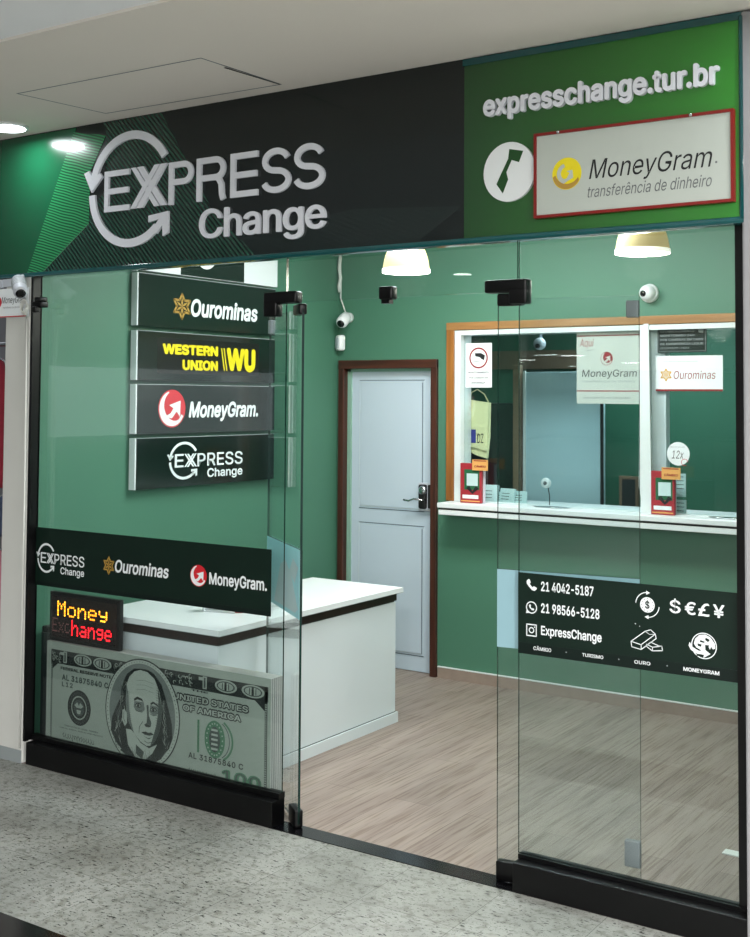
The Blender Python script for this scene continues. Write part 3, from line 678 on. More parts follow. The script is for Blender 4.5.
word('C\u00c2MBIO', -1.935, -1.865, .850, .866, bold=.012); word('TURISMO', -1.746, -1.667, .850, .862, bold=.012); word('OURO', -1.554, -1.497, .850, .862, bold=.012); word('MONEYGRAM', -1.382, -1.261, .848, .861)
for x in (-1.807, -1.61, -1.438): g = G(); ell(g, PW, x, .857, .0025, .0025, 'print_grey', 2, 10); g.build('separator_dot', d)
g = G()
ell(g, PW, -1.507, 1.053, .026, .026, 'print_white', 1); text(g, PW, '$', -1.515, -1.499, 1.037, 1.069, 'band', 2, .02)
for i in range(12): t = PI*i/6; ell(g, PW, -1.507+.021*math.cos(t), 1.053+.021*math.sin(t), .0016, .0016, 'band', 2, 6)
ring(g, PW, -1.507, 1.053, .043, .043, .003, 95, 175, 'print_white', 1); ring(g, PW, -1.507, 1.053, .043, .043, .003, 275, 355, 'print_white', 1)
poly(g, PW, [(-1.511, 1.101), (-1.511, 1.087), (-1.497, 1.094)], 'print_white', 1); poly(g, PW, [(-1.503, 1.005), (-1.503, 1.019), (-1.517, 1.012)], 'print_white', 1)
g.build('coin_icon', d); g = G()
for ch, x in (('$', -1.41), ('\u20ac', -1.358), ('\u00a3', -1.312), ('\u00a5', -1.262)): text(g, PW, ch, x-.019, x+.019, 1.035 if ch != '$' else 1.03, 1.078 if ch != '$' else 1.084, 'print_white', 1, .012)
g.build('currency_symbols', d); g = G()
q = lambda p: [(-1.51+x*.056, .936+y*.036) for x, y in p]
W_ = .0028
line(g, PW, q([(-1, -.35), (-.1, .75), (.25, .95), (.55, .6), (-.35, -.55), (-1, -.35), (-.95, -.85), (-.35, -1), (-.35, -.55)]), W_, 'print_white', 1); line(g, PW, q([(.55, .6), (.6, .2), (-.35, -1)]), W_, 'print_white', 1)
line(g, PW, q([(-.1, .75), (.2, .5), (.55, .6)]), W_*.6, 'print_white', 1)
line(g, PW, q([(.25, -.2), (.75, -.45), (.95, -.45), (1.0, -.85), (.35, -1.0), (-.05, -.6), (.25, -.2)]), W_, 'print_white', 1); line(g, PW, q([(.35, -1.0), (.38, -.65), (.95, -.45)]), W_, 'print_white', 1); line(g, PW, q([(.38, -.65), (-.02, -.45)]), W_, 'print_white', 1)
ell(g, PW, -1.55, .985, .002, .002, 'print_white', 1, 8); ell(g, PW, -1.535, .978, .0015, .0015, 'print_white', 1, 8)
g.build('gold_bars_icon', d); g = G()
ring(g, PW, -1.312, .938, .043, .043, .003, 0, 360, 'print_white', 1)
q = lambda p: [(-1.312+x*.04, .938+y*.04) for x, y in p]
poly(g, PW, q([(-.75, .5), (-.4, .85), (.1, .95), (.55, .75), (.9, .3), (.95, -.1), (.75, -.2), (.6, .0), (.5, -.25), (.35, .05), (.2, -.1), (.1, -.6), (-.15, -.75), (-.3, -.35), (-.65, -.2), (-.85, .1)]), 'print_white', 1)
poly(g, PW, q([(-.3, .45), (.1, .35), (.0, .25), (-.35, .3)]), 'band', 2)
poly(g, PW, q([(-1.2, .2), (-1.3, -.1), (-1.1, -.45), (-.6, -.7), (0, -.72), (-.05, -1.0), (.55, -.6), (.0, -.25), (0, -.48), (-.5, -.42), (-.95, -.2), (-1.1, .05)]), 'print_white', 2)
line(g, PW, q([(-.6, -.85), (-.1, -.8)]), .003, 'band', 3)
poly(g, PW, q([(-.55, .15), (-.2, .1), (-.25, -.1), (-.5, -.05)]), 'band', 1.6); poly(g, PW, q([(.15, .7), (.5, .55), (.35, .35), (.1, .5)]), 'band', 1.6); poly(g, PW, q([(.1, .1), (.45, .1), (.3, -.2), (.12, -.35)]), 'band', 1.6)
g.build('globe_icon', d)

# ================================================================== GIANT BANKNOTE STACK
bn = thing('banknote_display', 'giant banknote display block standing behind the left window', 'display', (-3.85, .11, 0))
g = G(); g.box(-4.53, -3.155, .080, .155, 0, .577, 'bill_edge')
for i in range(5): g.box(-3.155, -3.1535, .086+i*.014, .088+i*.014, 0, .577, 'ink_grey')
g.build('note_stack', bn)
g = G(); g.box(-4.528, -3.157, .0765, .08, .02, .577, 'bill'); PB = FRONT(.0765)
# dark ornamental frame
rect(g, PB, -4.497, -3.168, .478, .542, 'bill_ink', 1); rect(g, PB, -4.497, -4.486, .06, .542, 'bill_mid', 1); rect(g, PB, -3.186, -3.172, .06, .542, 'bill_ink', 1); rect(g, PB, -4.497, -3.17, .06, .09, 'bill_ink', 1)
poly(g, PB, [(-4.45, .478), (-4.486, .45), (-4.486, .478)], 'bill_ink', 1); poly(g, PB, [(-3.24, .478), (-3.186, .44), (-3.186, .478)], 'bill_ink', 1)
def ornate(g, cxs, z, ra, rb):
    for i, cx_ in enumerate(cxs):
        if i == 0: rect(g, PB, cx_-.012, cx_+.012, z-rb, z+rb, 'bill', 2); rect(g, PB, cx_-.005, cx_+.005, z-rb*.8, z+rb*.8, 'bill_mid', 3); rect(g, PB, cx_-.035, cx_-.012, z+rb*.3, z+rb*.8, 'bill', 2)
        else:
            ell(g, PB, cx_, z, ra, rb, 'bill', 2); ell(g, PB, cx_, z, ra*.82, rb*.78, 'bill_mid', 3); ell(g, PB, cx_, z, ra*.7, rb*.62, 'bill', 4)
            rect(g, PB, cx_-.006, cx_+.006, z-rb*.65, z+rb*.65, 'bill_ink', 5); rect(g, PB, cx_-.02, cx_-.015, z-rb*.5, z+rb*.5, 'bill_mid', 5); rect(g, PB, cx_+.015, cx_+.02, z-rb*.5, z+rb*.5, 'bill_mid', 5)
ornate(g, (-4.40, -4.28, -4.15), .513, .06, .027); ornate(g, (-3.52, -3.40, -3.25), .513, .062, .027)
for i in range(90):      # scroll work
    x = random.choice((random.uniform(-4.07, -3.99), random.uniform(-3.76, -3.58), random.uniform(-4.485, -4.43))); ring(g, PB, x, random.uniform(.49, .53), .009, .009, .003, random.uniform(0, 180), random.uniform(200, 360), random.choice(('bill_light', 'bill_mid')), 2)
for i in range(40):
    rect(g, PB, -3.184, -3.175, .095+i*.0095, .1+i*.0095, 'bill', 2); rect(g, PB, -4.496, -4.488, .095+i*.0095, .099+i*.0095, 'bill', 2)
text(g, PB, 'FEDERAL RESERVE NOTE', -4.43, -4.09, .452, .467, 'bill_ink', 1, .03)
text(g, PB, 'AL 31875840 C', -4.42, -4.11, .405, .432, 'bill_mid', 1, .03, 0, 1.1); text(g, PB, 'L12', -4.42, -4.345, .375, .398, 'bill_mid', 1, .03, 0, 1.2)
ell(g, PB, -4.30, .29, .078, .082, 'bill_ink', 1); ring(g, PB, -4.30, .29, .052, .055, .006, 0, 360, 'bill', 2); ell(g, PB, -4.30, .29, .036, .038, 'bill_mid', 3)
for pts in ([(-4.33, .30), (-4.31, .315), (-4.30, .30), (-4.29, .315), (-4.27, .30), (-4.285, .29), (-4.315, .29)], [(-4.315, .28), (-4.285, .28), (-4.29, .262), (-4.31, .262)]): poly(g, PB, pts, 'bill', 4)
for i in range(28): t = 2*PI*i/28; ell(g, PB, -4.30+.065*math.cos(t), .29+.069*math.sin(t), .004, .004, 'bill_mid', 2, 6)
text(g, PB, 'THIS NOTE IS LEGAL TENDER', -4.40, -4.17, .192, .199, 'bill_mid', 1, .01); text(g, PB, 'FOR ALL DEBTS, PUBLIC AND PRIVATE', -4.43, -4.14, .178, .185, 'bill_mid', 1, .01)
def signature(g, x0, x1, z, m):
    pts = []; n = 46
    for i in range(n): u_ = i/(n-1); pts.append((x0+(x1-x0)*u_+.006*math.sin(i*1.9), z+.011*math.sin(i*1.7)*(1 if i % 7 else 1.8)-.006*u_))
    line(g, PB, pts, .0025, m, 1)
signature(g, -4.41, -4.2, .15, 'bill_mid'); signature(g, -3.61, -3.44, .125, 'bill_mid')
text(g, PB, 'THE', -3.60, -3.50, .468, .476, 'bill_ink', 2, .03)
text(g, PB, 'UNITED STATES', -3.71, -3.27, .415, .452, 'bill_ink', 1, .09); text(g, PB, 'UNITED STATES', -3.704, -3.276, .421, .446, 'bill_light', 2, .02)
text(g, PB, 'OF AMERICA', -3.65, -3.31, .372, .408, 'bill_ink', 1, .09); text(g, PB, 'OF AMERICA', -3.644, -3.316, .378, .402, 'bill_light', 2, .02)
rect(g, PB, -3.56, -3.548, .21, .35, 'bill_green', 1); ell(g, PB, -3.46, .28, .058, .08, 'bill_green', 1); ell(g, PB, -3.46, .28, .032, .055, 'bill_mid', 2)
for i in range(5): rect(g, PB, -3.478, -3.442, .235+i*.02, .244+i*.02, 'bill_light', 3)
for i in range(20): t = 2*PI*i/20; ell(g, PB, -3.46+.045*math.cos(t), .28+.067*math.sin(t), .004, .004, 'bill_light', 2, 6)
ring(g, PB, -3.46, .28, .105, .095, .010, -60, 60, 'bill_green', 1); ring(g, PB, -3.46, .28, .085, .085, .004, -60, 60, 'bill_mid', 1)
text(g, PB, 'AL 31875840 C', -3.61, -3.30, .178, .203, 'bill_ink', 1, .02, 0, 1.1)
text(g, PB, '100', -3.42, -3.20, .105, .165, 'bill_green', 1, .05); text(g, PB, '100', -3.415, -3.205, .11, .16, 'bill_mid', 2, .0)
g.build('printed_face', bn)
# portrait medallion
g = G(); ox, oz = -3.893, .325
ell(g, PB, ox, oz, .232, .243, 'bill_ink', 2, 64); ell(g, PB, ox, oz, .226, .237, 'bill_light', 3, 64); ell(g, PB, ox, oz, .205, .222, 'bill_grey', 4, 64)
for i in range(80): t = 2*PI*i/80; ell(g, PB, ox+.216*math.cos(t), oz+.229*math.sin(t), .0028, .0028, 'bill_mid', 4, 6)
q = lambda p: [(ox+x*.01, oz+y*.01) for x, y in p]
# hair, seen falling to both shoulders
poly(g, PB, q([(0, 20), (-5, 19.5), (-9.5, 16.5), (-12.5, 11), (-13.5, 5), (-16, 1), (-18.5, -4), (-19.3, -10), (-16, -15), (-10, -19), (-4, -20), (4, -20), (11, -18), (17, -13), (19, -8), (18.6, -2), (16.6, 4), (14.6, 9), (12, 14.5), (7.5, 18.5), (3.5, 20)]), 'bill_ink', 5)
# coat and collar
poly(g, PB, q([(-13, -18), (-6, -14), (1, -15), (9, -13), (15.5, -13.5), (12.5, -18), (6, -21.5), (-6, -21.5)]), 'bill_ink', 6)
poly(g, PB, q([(-9.5, -8), (-6, -8), (0, -13), (5, -14.5), (10, -12), (7, -16.5), (2, -20.5), (-3, -20), (-8, -15)]), 'bill_light', 7); poly(g, PB, q([(-3, -14), (2, -16.5), (1, -20), (-3, -18)]), 'bill_mid', 8)
# face: high bald forehead, turned a little to the right
poly(g, PB, q([(-9.3, 12), (-7.6, 15.5), (-4.5, 18.3), (-1, 19.4), (3.6, 19), (8, 16.5), (11, 11.5), (12.6, 5), (12.4, -1), (11.4, -6), (9, -10.5), (6, -13.2), (3.5, -13.6), (0, -12.4), (-4, -9.5), (-7.6, -5), (-9.2, -1), (-9.7, 5)]), 'bill_light', 9)
poly(g, PB, q([(10.2, 13), (12.6, 5), (12.4, -1), (11.4, -6), (9, -10.5), (6, -13.2), (7.6, -9), (9.4, -4), (10.4, 1), (10.6, 7)]), 'bill_mid', 10)
poly(g, PB, q([(-9.3, 12), (-9.7, 5), (-9.2, -1), (-7.6, -5), (-4, -9.5), (-6.2, -4), (-7.6, 2), (-8, 8)]), 'bill_grey', 10)
poly(g, PB, q([(-10.2, .6), (-11.6, .2), (-11.8, -4.4), (-10, -7), (-8.6, -5.2), (-8.8, -1)]), 'bill_light', 10); line(g, PB, q([(-10.6, -.6), (-10.9, -3.4), (-9.8, -5)]), .0025, 'bill_mid', 11)
for sh_ in ([(-4.4, 6.2), (-2.4, 7.4), (.6, 6.8), (1.6, 5.4), (.2, 5.9), (-2.2, 6.2), (-4.2, 5.2)], [(5.8, 5.6), (7.4, 6.6), (10.4, 5.6), (10.7, 4.6), (7.6, 5.6), (6, 4.8)]): poly(g, PB, q(sh_), 'bill_ink', 11)
poly(g, PB, q([(-4.2, 5.2), (1.6, 5.4), (2.4, 2.2), (.6, .6), (-3, .8), (-4.6, 2.6)]), 'bill_grey', 10.5); poly(g, PB, q([(5.8, 4.8), (10.4, 4.6), (10.4, 1.4), (7.6, .4), (5.2, 1.8)]), 'bill_grey', 10.5)
for ex, ez in ((-1.6, 3.5), (7.7, 2.9)):
    poly(g, PB, q([(ex-2.2, ez-.1), (ex-.8, ez+1.2), (ex+1, ez+1.1), (ex+2.1, ez), (ex+.8, ez-.9), (ex-1, ez-.9)]), 'bill_ink', 11)
    poly(g, PB, q([(ex-1.7, ez-.1), (ex-.6, ez+.7), (ex+.9, ez+.6), (ex+1.6, ez), (ex+.6, ez-.6), (ex-.8, ez-.6)]), 'bill', 12); ell(g, PB, ox+.01*ex, oz+.01*ez, .0078, .0075, 'bill_ink', 13, 14)
    line(g, PB, q([(ex-2, ez-2), (ex, ez-2.6), (ex+1.9, ez-2)]), .003, 'bill_mid', 11)
poly(g, PB, q([(3.4, 4.4), (4.6, 4.6), (5.0, 0), (6.6, -3), (6.2, -4.8), (4.2, -5), (2.2, -4.4), (3.6, -3.4), (3.9, 0)]), 'bill_mid', 11); poly(g, PB, q([(2.2, -4.4), (3.2, -5.2), (5, -5.2), (6.2, -4.7), (5, -4.2), (3.4, -4.1)]), 'bill_ink', 12)
poly(g, PB, q([(.4, -8.0), (3.2, -7.3), (4.6, -7.6), (6.6, -7.2), (8.2, -8), (5.4, -8.8), (2.6, -8.8)]), 'bill_ink', 11); poly(g, PB, q([(1.6, -9.4), (4.6, -10), (7.2, -9.3), (5, -10.5)]), 'bill_mid', 11)
line(g, PB, q([(1.2, -3.2), (-.8, -5.8), (-1, -8.4)]), .003, 'bill_mid', 11); line(g, PB, q([(2.4, -11.6), (4.6, -12.2), (7, -11.4)]), .003, 'bill_mid', 11)
for z_ in (10.5, 12.5, 14.5): line(g, PB, q([(-3, z_), (2, z_+.6), (7.5, z_-.2)]), .0015, 'bill_grey', 10)
for i in range(24): z_ = 14-i*1.1; line(g, PB, q([(9.4-.02*i, z_), (11.9-.0025*(i-10)**2, z_-.5)]), .0014, 'bill_ink', 11)
for i in range(18): z_ = 9-i*.9; line(g, PB, q([(-9.2+.15*max(0, i-8), z_), (-6.8+.2*max(0, i-8), z_-.4)]), .0012, 'bill_mid', 11)
for i in range(110):                                     # hair strands
    t = random.random()
    if i % 5 < 3: z0_ = 14-29*t; x = -11-6.5*t*random.random()-1.5*t+random.random()
    else: z0_ = 8-20*t; x = 13.2+4*t*random.random()
    sg = -1 if x < 0 else 1
    line(g, PB, q([(x+sg*.6*math.sin(j*1.2+i)+sg*.25*j*(1-t), z0_-j*1.0) for j in range(4)]), .0024, random.choice(('bill_mid', 'bill_grey', 'bill_light', 'bill_mid')), 8)
for i in range(22): line(g, PB, q([(-10+i*.9, -17.5+(i % 3)), (-9+i*.9, -20)]), .0018, 'bill_mid', 8)
g.build('portrait_medallion', bn)

# ================================================================== LED SIGN
led = thing('led_sign', 'small black LED sign with amber and red Money Exchange text, on the banknote display', 'sign', (-4.29, .118, .578))
g = G(); g.rbox(-4.53, -4.057, .09, .115, .578, .812, 'black', .004); g.box(-4.512, -4.075, .0885, .09, .598, .792, 'led_face'); g.build('case', led)
FONT = {'M': ['10001', '11011', '10101', '10101', '10001', '10001', '10001'], 'o': ['00000', '00000', '01110', '10001', '10001', '10001', '01110'],
 'n': ['00000', '00000', '10110', '11001', '10001', '10001', '10001'], 'e': ['00000', '00000', '01110', '10001', '11111', '10000', '01110'],
 'y': ['00000', '00000', '10001', '10001', '01111', '00001', '01110'], 'E': ['11111', '10000', '10000', '11110', '10000', '10000', '11111'],
 'x': ['00000', '00000', '10001', '01010', '00100', '01010', '10001'], 'c': ['00000', '00000', '01110', '10000', '10000', '10001', '01110'],
 'h': ['10000', '10000', '10110', '11001', '10001', '10001', '10001'], 'a': ['00000', '00000', '01110', '00001', '01111', '10001', '01111'],
 'g': ['00000', '00000', '01111', '10001', '01111', '00001', '01110']}
PL = FRONT(.0885)
def dots(g, s_, x0, x1, z0, z1, mf, small=1.0):
    cw = (x1-x0)/(len(s_)*6-1); ch = (z1-z0)/7
    for i, c_ in enumerate(s_):
        for r in range(7):
            for q_ in range(5):
                if FONT[c_][r][q_] == '1':
                    a = x0+(i*6+q_+.5)*cw; b = z1-(r+.5)*ch; m = mf(i, r)
                    poly(g, PL, [(a+cw*.47*small*math.cos(t), b+ch*.47*small*math.sin(t)) for t in [PI*k/4 for k in range(8)]], m, 1)
g = G(); dots(g, 'Money', -4.475, -4.135, .70, .772, lambda i, r: 'amber_y' if (i+r) % 2 == 0 else 'amber'); g.build('amber_text', led)
g = G(); dots(g, 'hange', -4.375, -4.105, .615, .69, lambda i, r: 'red_led'); g.build('red_text', led)
g = G(); dots(g, 'Exc', -4.512+.005, -4.385, .622, .69, lambda i, r: 'dim_led', .8); g.build('unlit_text', led)

# ================================================================== RECEPTION DESK
dk = thing('reception_desk', 'white reception desk with dark wood trim behind the left window', 'desk', (-3.8, .9, 0))
def Lsolid(g, o_, z0, z1, m):      # L-shaped slab, o_ = overhang
    pts = [(-4.32-o_, .19-o_), (-3.545+o_, .19-o_), (-3.545+o_, 1.64+o_), (-4.10-o_, 1.64+o_), (-4.10-o_, .65+o_), (-4.32-o_, .65+o_)]
    poly(g, Plane((0, 0, 0), (1, 0, 0), (0, 1, 0)), pts, m, 0, h=z0, depth=z1-z0)
g = G(); Lsolid(g, 0, .058, .645, 'desk_white'); Lsolid(g, -.006, .645, .655, 'desk_gap'); g.build('body', dk)
g = G(); Lsolid(g, .012, 0, .054, 'desk_white'); Lsolid(g, .002, .054, .058, 'desk_gap'); g.build('plinth', dk)
g = G(); Lsolid(g, .004, .652, .694, 'desk_wood'); g.build('trim', dk)
g = G(); Lsolid(g, .03, .697, .722, 'white'); Lsolid(g, .028, .694, .697, 'print_grey'); g.build('desktop', dk)
cb = G(); cb.rbox(-4.665, -4.37, .16, .62, 0, .62, 'blackm', .006); cb.box(-4.66, -4.375, .155, .16, .03, .59, 'dark_cab'); tag(cb.build('low_cabinet'), 'low black cabinet in the corner left of the banknote display', 'cabinet')
# card holder on the desk
ch_ = thing('card_holder', 'small white stand with dark red leaflets on the reception desk', 'stand', (-3.83, .55, .722))
g = G(); Tc = Matrix.Translation((-3.83, .50, .722)) @ Matrix.Rotation(.3, 4, 'Z')
g.box(-.07, .10, -.002, .06, 0, .004, 'white', Tc); g.box(-.07, -.064, -.005, .05, .004, .12, 'white', Tc); g.box(-.07, .10, .05, .056, 0, .14, 'white', Tc); g.build('holder', ch_)
g = G(); g.add([Tc @ Vector(p) for p in ((.10, -.01, .004), (.13, .0, .004), (.09, .045, .16), (.06, .035, .16), (.105, -.006, .004), (.135, .004, .004), (.095, .05, .16), (.065, .04, .16))],
    [(0, 1, 2, 3), (7, 6, 5, 4), (0, 4, 5, 1), (1, 5, 6, 2), (2, 6, 7, 3), (3, 7, 4, 0)], 'dark_red'); g.build('leaflet', ch_)

# ================================================================== PENDANTS AND DOWNLIGHTS
def pendant(x, y, z, label):
    o = thing('pendant_lamp', label, 'lamp', (x, y, z+.24), 'pendant lamps over the shop floor')
    prof = [(.127, 0), (.124, .03), (.119, .06), (.111, .09), (.100, .118), (.085, .145), (.064, .172), (.03, .195)]
    g = G(); T = Matrix.Translation((x, y, z)); g.lathe(prof, 'shade', T, 36, cap=False); g.lathe([(r-.004, z_) for r, z_ in prof], 'shade', T, 36, cap=False)
    g.lathe([(.129, -.003), (.129, .016), (.124, .016), (.124, -.003), (.129, -.003)], 'shade_rim', T, 36, cap=False); g.build('lamp_shade', o)
    g = G(); g.lathe([(.115, .022), (.115, .026)], 'shade_rim', T, 30); g.build('diffuser', o)
    g = G(); g.lathe([(.032, .19), (.032, .27), (.012, .285)], 'chrome', T, 20); g.build('socket', o)
    g = G(); g.tube([(x, y, z+.28), (x, y, 3.0)], .004, 'blackm', 8); g.build('cord', o)
    g = G(); g.lathe([(.05, 0), (.05, .018), (.045, .022)], 'plastic_white', Matrix.Translation((x, y, 2.997)), 20); g.build('ceiling_rose', o)
    point('pendant_bulb', (x, y, z-.05), 16, (1, .95, .82), .1)
pendant(-3.400, 1.5, 2.422, 'glowing cream pendant lamp hanging left, above the blue-grey door')
pendant(-2.080, 1.5, 2.442, 'glowing cream pendant lamp hanging right, above the service window')
def downlight(x, y, z, r, label, m='lamp', pw=0, group='round downlights in the mall ceiling'):
    o = thing('ceiling_downlight', label, 'lamp', (x, y, z), group)
    T = Matrix.Translation((x, y, z))
    g = G(); g.lathe([(r, 0), (r, -.012), (r*.86, -.014), (r*.86, -.006)], 'plastic_white', T, 28); g.build('trim_ring', o)
    g = G(); g.lathe([(r*.86, -.0145), (r*.86, -.0155)], m, T, 28); g.build('diffuser', o)
    if pw: area('downlight_lamp', (x, y, z-.03), r*1.6, pw, (.93, .98, 1), shape='DISK')
downlight(-4.565, -.19, 3.025, .098, 'round lit ceiling downlight at the left end above the shop sign', pw=3.2)
downlight(-.78, -.19, 3.025, .098, 'round lit ceiling downlight beyond the right end of the shop sign', pw=3.2)
downlight(-6.02, -6.6, 3.03, .11, 'hall ceiling downlight reflected in the glass over the entrance', 'lamp_far')
for (x, y, wh) in ((-15, -22, 'above the pale panel, highest of them'), (-19, -33, 'just right of the pale panel top'), (-17.6, -31, 'in the middle of them'), (-14.5, -28, 'crossing the grey poster'), (-15.5, -35, 'on the right pane')):
    downlight(x, y, 3.03, .42, 'far hall ceiling lamp reflected in the service window, '+wh, 'lamp_far', 0, 'far hall lamps')

# ================================================================== CAMERAS, SENSOR, CABLES
o = thing('security_camera', 'white bullet camera on the green back wall above the door', 'camera', (-4.60, 2.66, 2.25), 'security cameras')
g = G(); T = Matrix.Translation((-4.585, 2.655, 2.285)) @ Matrix.Rotation(PI/2, 4, 'X'); g.lathe([(.035, -.015), (.035, .01), (.028, .02)], 'plastic_white', T, 24); g.build('mount', o)
T = Matrix.Translation((-4.585, 2.63, 2.29)) @ Matrix.Rotation(-.35, 4, 'Y') @ Matrix.Rotation(PI/2+.55, 4, 'X') @ Matrix.Diagonal((1, 1, 1, 1))
g = G(); g.lathe([(.012, -.01), (.036, 0), (.040, .03), (.040, .085), (.034, .10), (.026, .104)], 'plastic_white', T, 24); g.build('body', o)
g = G(); g.lathe([(.025, .100), (.025, .107)], 'lens', T, 20); g.build('lens', o)
g = G(); g.tube([(-4.655, 2.658, 3.0), (-4.657, 2.658, 2.74), (-4.65, 2.658, 2.5), (-4.652, 2.658, 2.42), (-4.60, 2.655, 2.30)], .005, 'wrap', 8); g.tube([(-4.654, 2.655, 2.70), (-4.659, 2.650, 2.62), (-4.648, 2.65, 2.55), (-4.662, 2.65, 2.50), (-4.654, 2.652, 2.46)], .012, 'wrap', 10); g.build('cable', o)
o = thing('motion_sensor', 'white motion sensor in the corner just below the bullet camera', 'sensor', (-4.64, 2.64, 2.07))
g = G(); T = Matrix.Translation((-4.636, 2.636, 2.12)) @ Matrix.Rotation(-.5, 4, 'Z'); g.rbox(-.034, .034, -.025, .025, -.055, .05, 'plastic_white', .016, T, 4); g.build('housing', o)
g = G(); g.rbox(-.024, .024, -.029, -.02, -.04, .03, 'plastic_grey', .008, T, 3); g.build('sensor_window', o)
o = thing('security_camera', 'white dome camera on the green wall above the service window', 'camera', (-2.50, 2.67, 2.36), 'security cameras')
T = Matrix.Translation((-2.487, 2.66, 2.358)) @ Matrix.Rotation(PI/2, 4, 'X')
g = G(); g.lathe([(.052, -.01), (.054, .005), (.050, .02)], 'plastic_white', T, 28); g.build('base', o)
g = G(); g.ball((-2.487, 2.625, 2.358), .046, 'plastic_white'); g.build('dome', o)
g = G(); d_ = Vector((-.25, -1, -.15)).normalized(); T = Matrix.Translation(Vector((-2.487, 2.625, 2.358))+d_*.040) @ d_.to_track_quat('Z', 'Y').to_matrix().to_4x4(); g.lathe([(.018, 0), (.018, .006), (.014, .008)], 'lens', T, 20); g.build('lens', o)
# bullet camera on the left post
o = thing('security_camera', 'grey ribbed bullet camera on the white post at the left end of the shop sign', 'camera', (-4.60, -.05, 2.3), 'security cameras')
a = Vector((-4.635, -.05, 2.31)); b = Vector((-4.555, -.10, 2.238)); dd = (b-a).normalized(); T = Matrix.Translation(a) @ dd.to_track_quat('Z', 'Y').to_matrix().to_4x4(); Lc = (b-a).length
g = G(); g.lathe([(.030, 0), (.034, .01), (.034, Lc-.01), (.030, Lc)], 'plastic_grey', T, 24)
for i in range(5): g.lathe([(.034, .02+i*.012), (.0355, .023+i*.012), (.034, .026+i*.012)], 'print_grey', T, 24, cap=False)
g.build('body', o)
g = G(); g.lathe([(.022, Lc), (.024, Lc+.004), (.012, Lc+.004)], 'lens', T, 20); g.build('lens', o)
g = G(); g.tube([(-4.635, -.02, 2.33), (-4.635, -.045, 2.325), (-4.62, -.055, 2.29)], .009, 'plastic_white', 10); g.build('mount', o)
g = G(); pts = []
for i in range(60): t = i/59*4*PI*1.5; pts.append((-4.585+.022*math.cos(t)+.0002*i, -.045-.0004*i, 2.165+.03*math.sin(t)+.0003*i))
pts += [(-4.59, -.035, 2.10), (-4.592, -.028, 1.9), (-4.590, -.026, 1.3), (-4.592, -.026, .08)]
g.tube(pts, .0045, 'wrap', 8); g.build('cable', o)
g = G(); g.rbox(-4.575, -4.505, -.02, .03, 2.175, 2.205, 'black', .008, seg=3); g.rbox(-4.545, -4.50, -.03, .02, 2.20, 2.225, 'black', .008, seg=3); g.rbox(-4.56, -4.525, -.035, -.005, 2.15, 2.18, 'black', .008, seg=3); tag(g.build('window_latch'), 'black metal latch on the window frame beside the left post', 'latch')
# small sign on the neighbour side
o = thing('small_sign', 'small white MoneyGram sign fixed across the left post under the shop sign', 'sign', (-4.72, -.03, 2.13))
g = G(); g.box(-5.15, -4.608, -.012, -.004, 2.135, 2.275, 'print_white'); PN = FRONT(-.012)
text(g, PN, 'MoneyGram', -4.80, -4.625, 2.195, 2.235, 'ink', 1, .0, .2); text(g, PN, 'transfer\u00eancia de dinheiro', -4.79, -4.635, 2.178, 2.188, 'ink_grey', 1); ell(g, PN, -4.83, 2.21, .03, .03, 'red', 1)
rect(g, PN, -5.15, -4.62, 2.135, 2.140, 'red', 1); g.build('sign_panel', o)
g = G(); g.box(-5.15, -4.80, -.012, .0, 2.28, 2.322, 'plastic_grey'); g.box(-4.793, -4.70, -.012, -.001, 2.285, 2.322, 'plastic_grey'); tag(g.build('junction_box'), 'grey box under the left end of the shop sign', 'box')

# ================================================================== NEIGHBOUR'S CLOTHES
def garment(x, y, z0, z1, wd, m, label):
    o = thing('hanging_garment', label, 'clothing', (x, y, z0), "clothes in the neighbouring shop")
    g = G(); n = 14; rows = 8; vs = []; fs = []
    for r in range(rows+1):
        t = r/rows; half = wd*(.28+.72*min(1, t*3))/2; zz_ = z1-(z1-z0)*t
        for k in range(2*n):
            u_ = k/(2*n)*2*PI; vs.append((x+half*math.cos(u_), y+(.05+.012*math.sin(u_*6+r))*math.sin(u_), zz_+.01*math.sin(u_*3)))
    for r in range(rows):
        for k in range(2*n): a_ = r*2*n+k; b_ = r*2*n+(k+1) % (2*n); fs.append((a_, a_+2*n, b_+2*n, b_))
    fs.append(tuple(range(2*n))); fs.append(tuple(range(rows*2*n, rows*2*n+2*n))[::-1]); g.add(vs, fs, m, True); g.build('cloth', o)
    g = G(); g.tube([(x-wd*.3, y, z1-.02), (x, y, z1+.03), (x+wd*.3, y, z1-.02)], .005, 'chrome', 8); g.tube([(x, y, z1+.03), (x, y, z1+.08), (x+.02, y, z1+.095), (x+.035, y, z1+.08)], .003, 'chrome', 8); g.build('hanger', o)
for (x, z0, z1, m, lb) in ((-5.50, 1.25, 1.95, 'cloth_red', 'dark red garment hanging in the neighbouring shop, upper row'), (-5.34, .98, 1.22-.03, 'cloth_blue', 'blue-grey garment hanging under the red one in the neighbouring shop'), (-5.47, .35, .9, 'cloth_pink', 'pinkish garment hanging lowest in the neighbouring shop')):
    garment(x, .5, z0, z1, .42, m, lb)
g = G()
for z_ in (2.035, 1.285, .995): g.tube([(-6.2, .5, z_), (-4.80, .5, z_)], .012, 'chrome')
g.tube([(-6.0, .5, 0), (-6.0, .5, 2.08)], .015, 'chrome'); g.tube([(-4.92, .5, 0), (-4.92, .5, 2.08)], .015, 'chrome'); tag(g.build('clothes_rail'), 'metal clothes rail in the neighbouring shop left of the white post', 'rail')
g = G(); g.rbox(-6.3, -4.95, .7, 1.2, 0, .30, 'cloth_brown', .01); tag(g.build('low_plinth'), 'brown display plinth on the floor of the neighbouring shop', 'plinth')

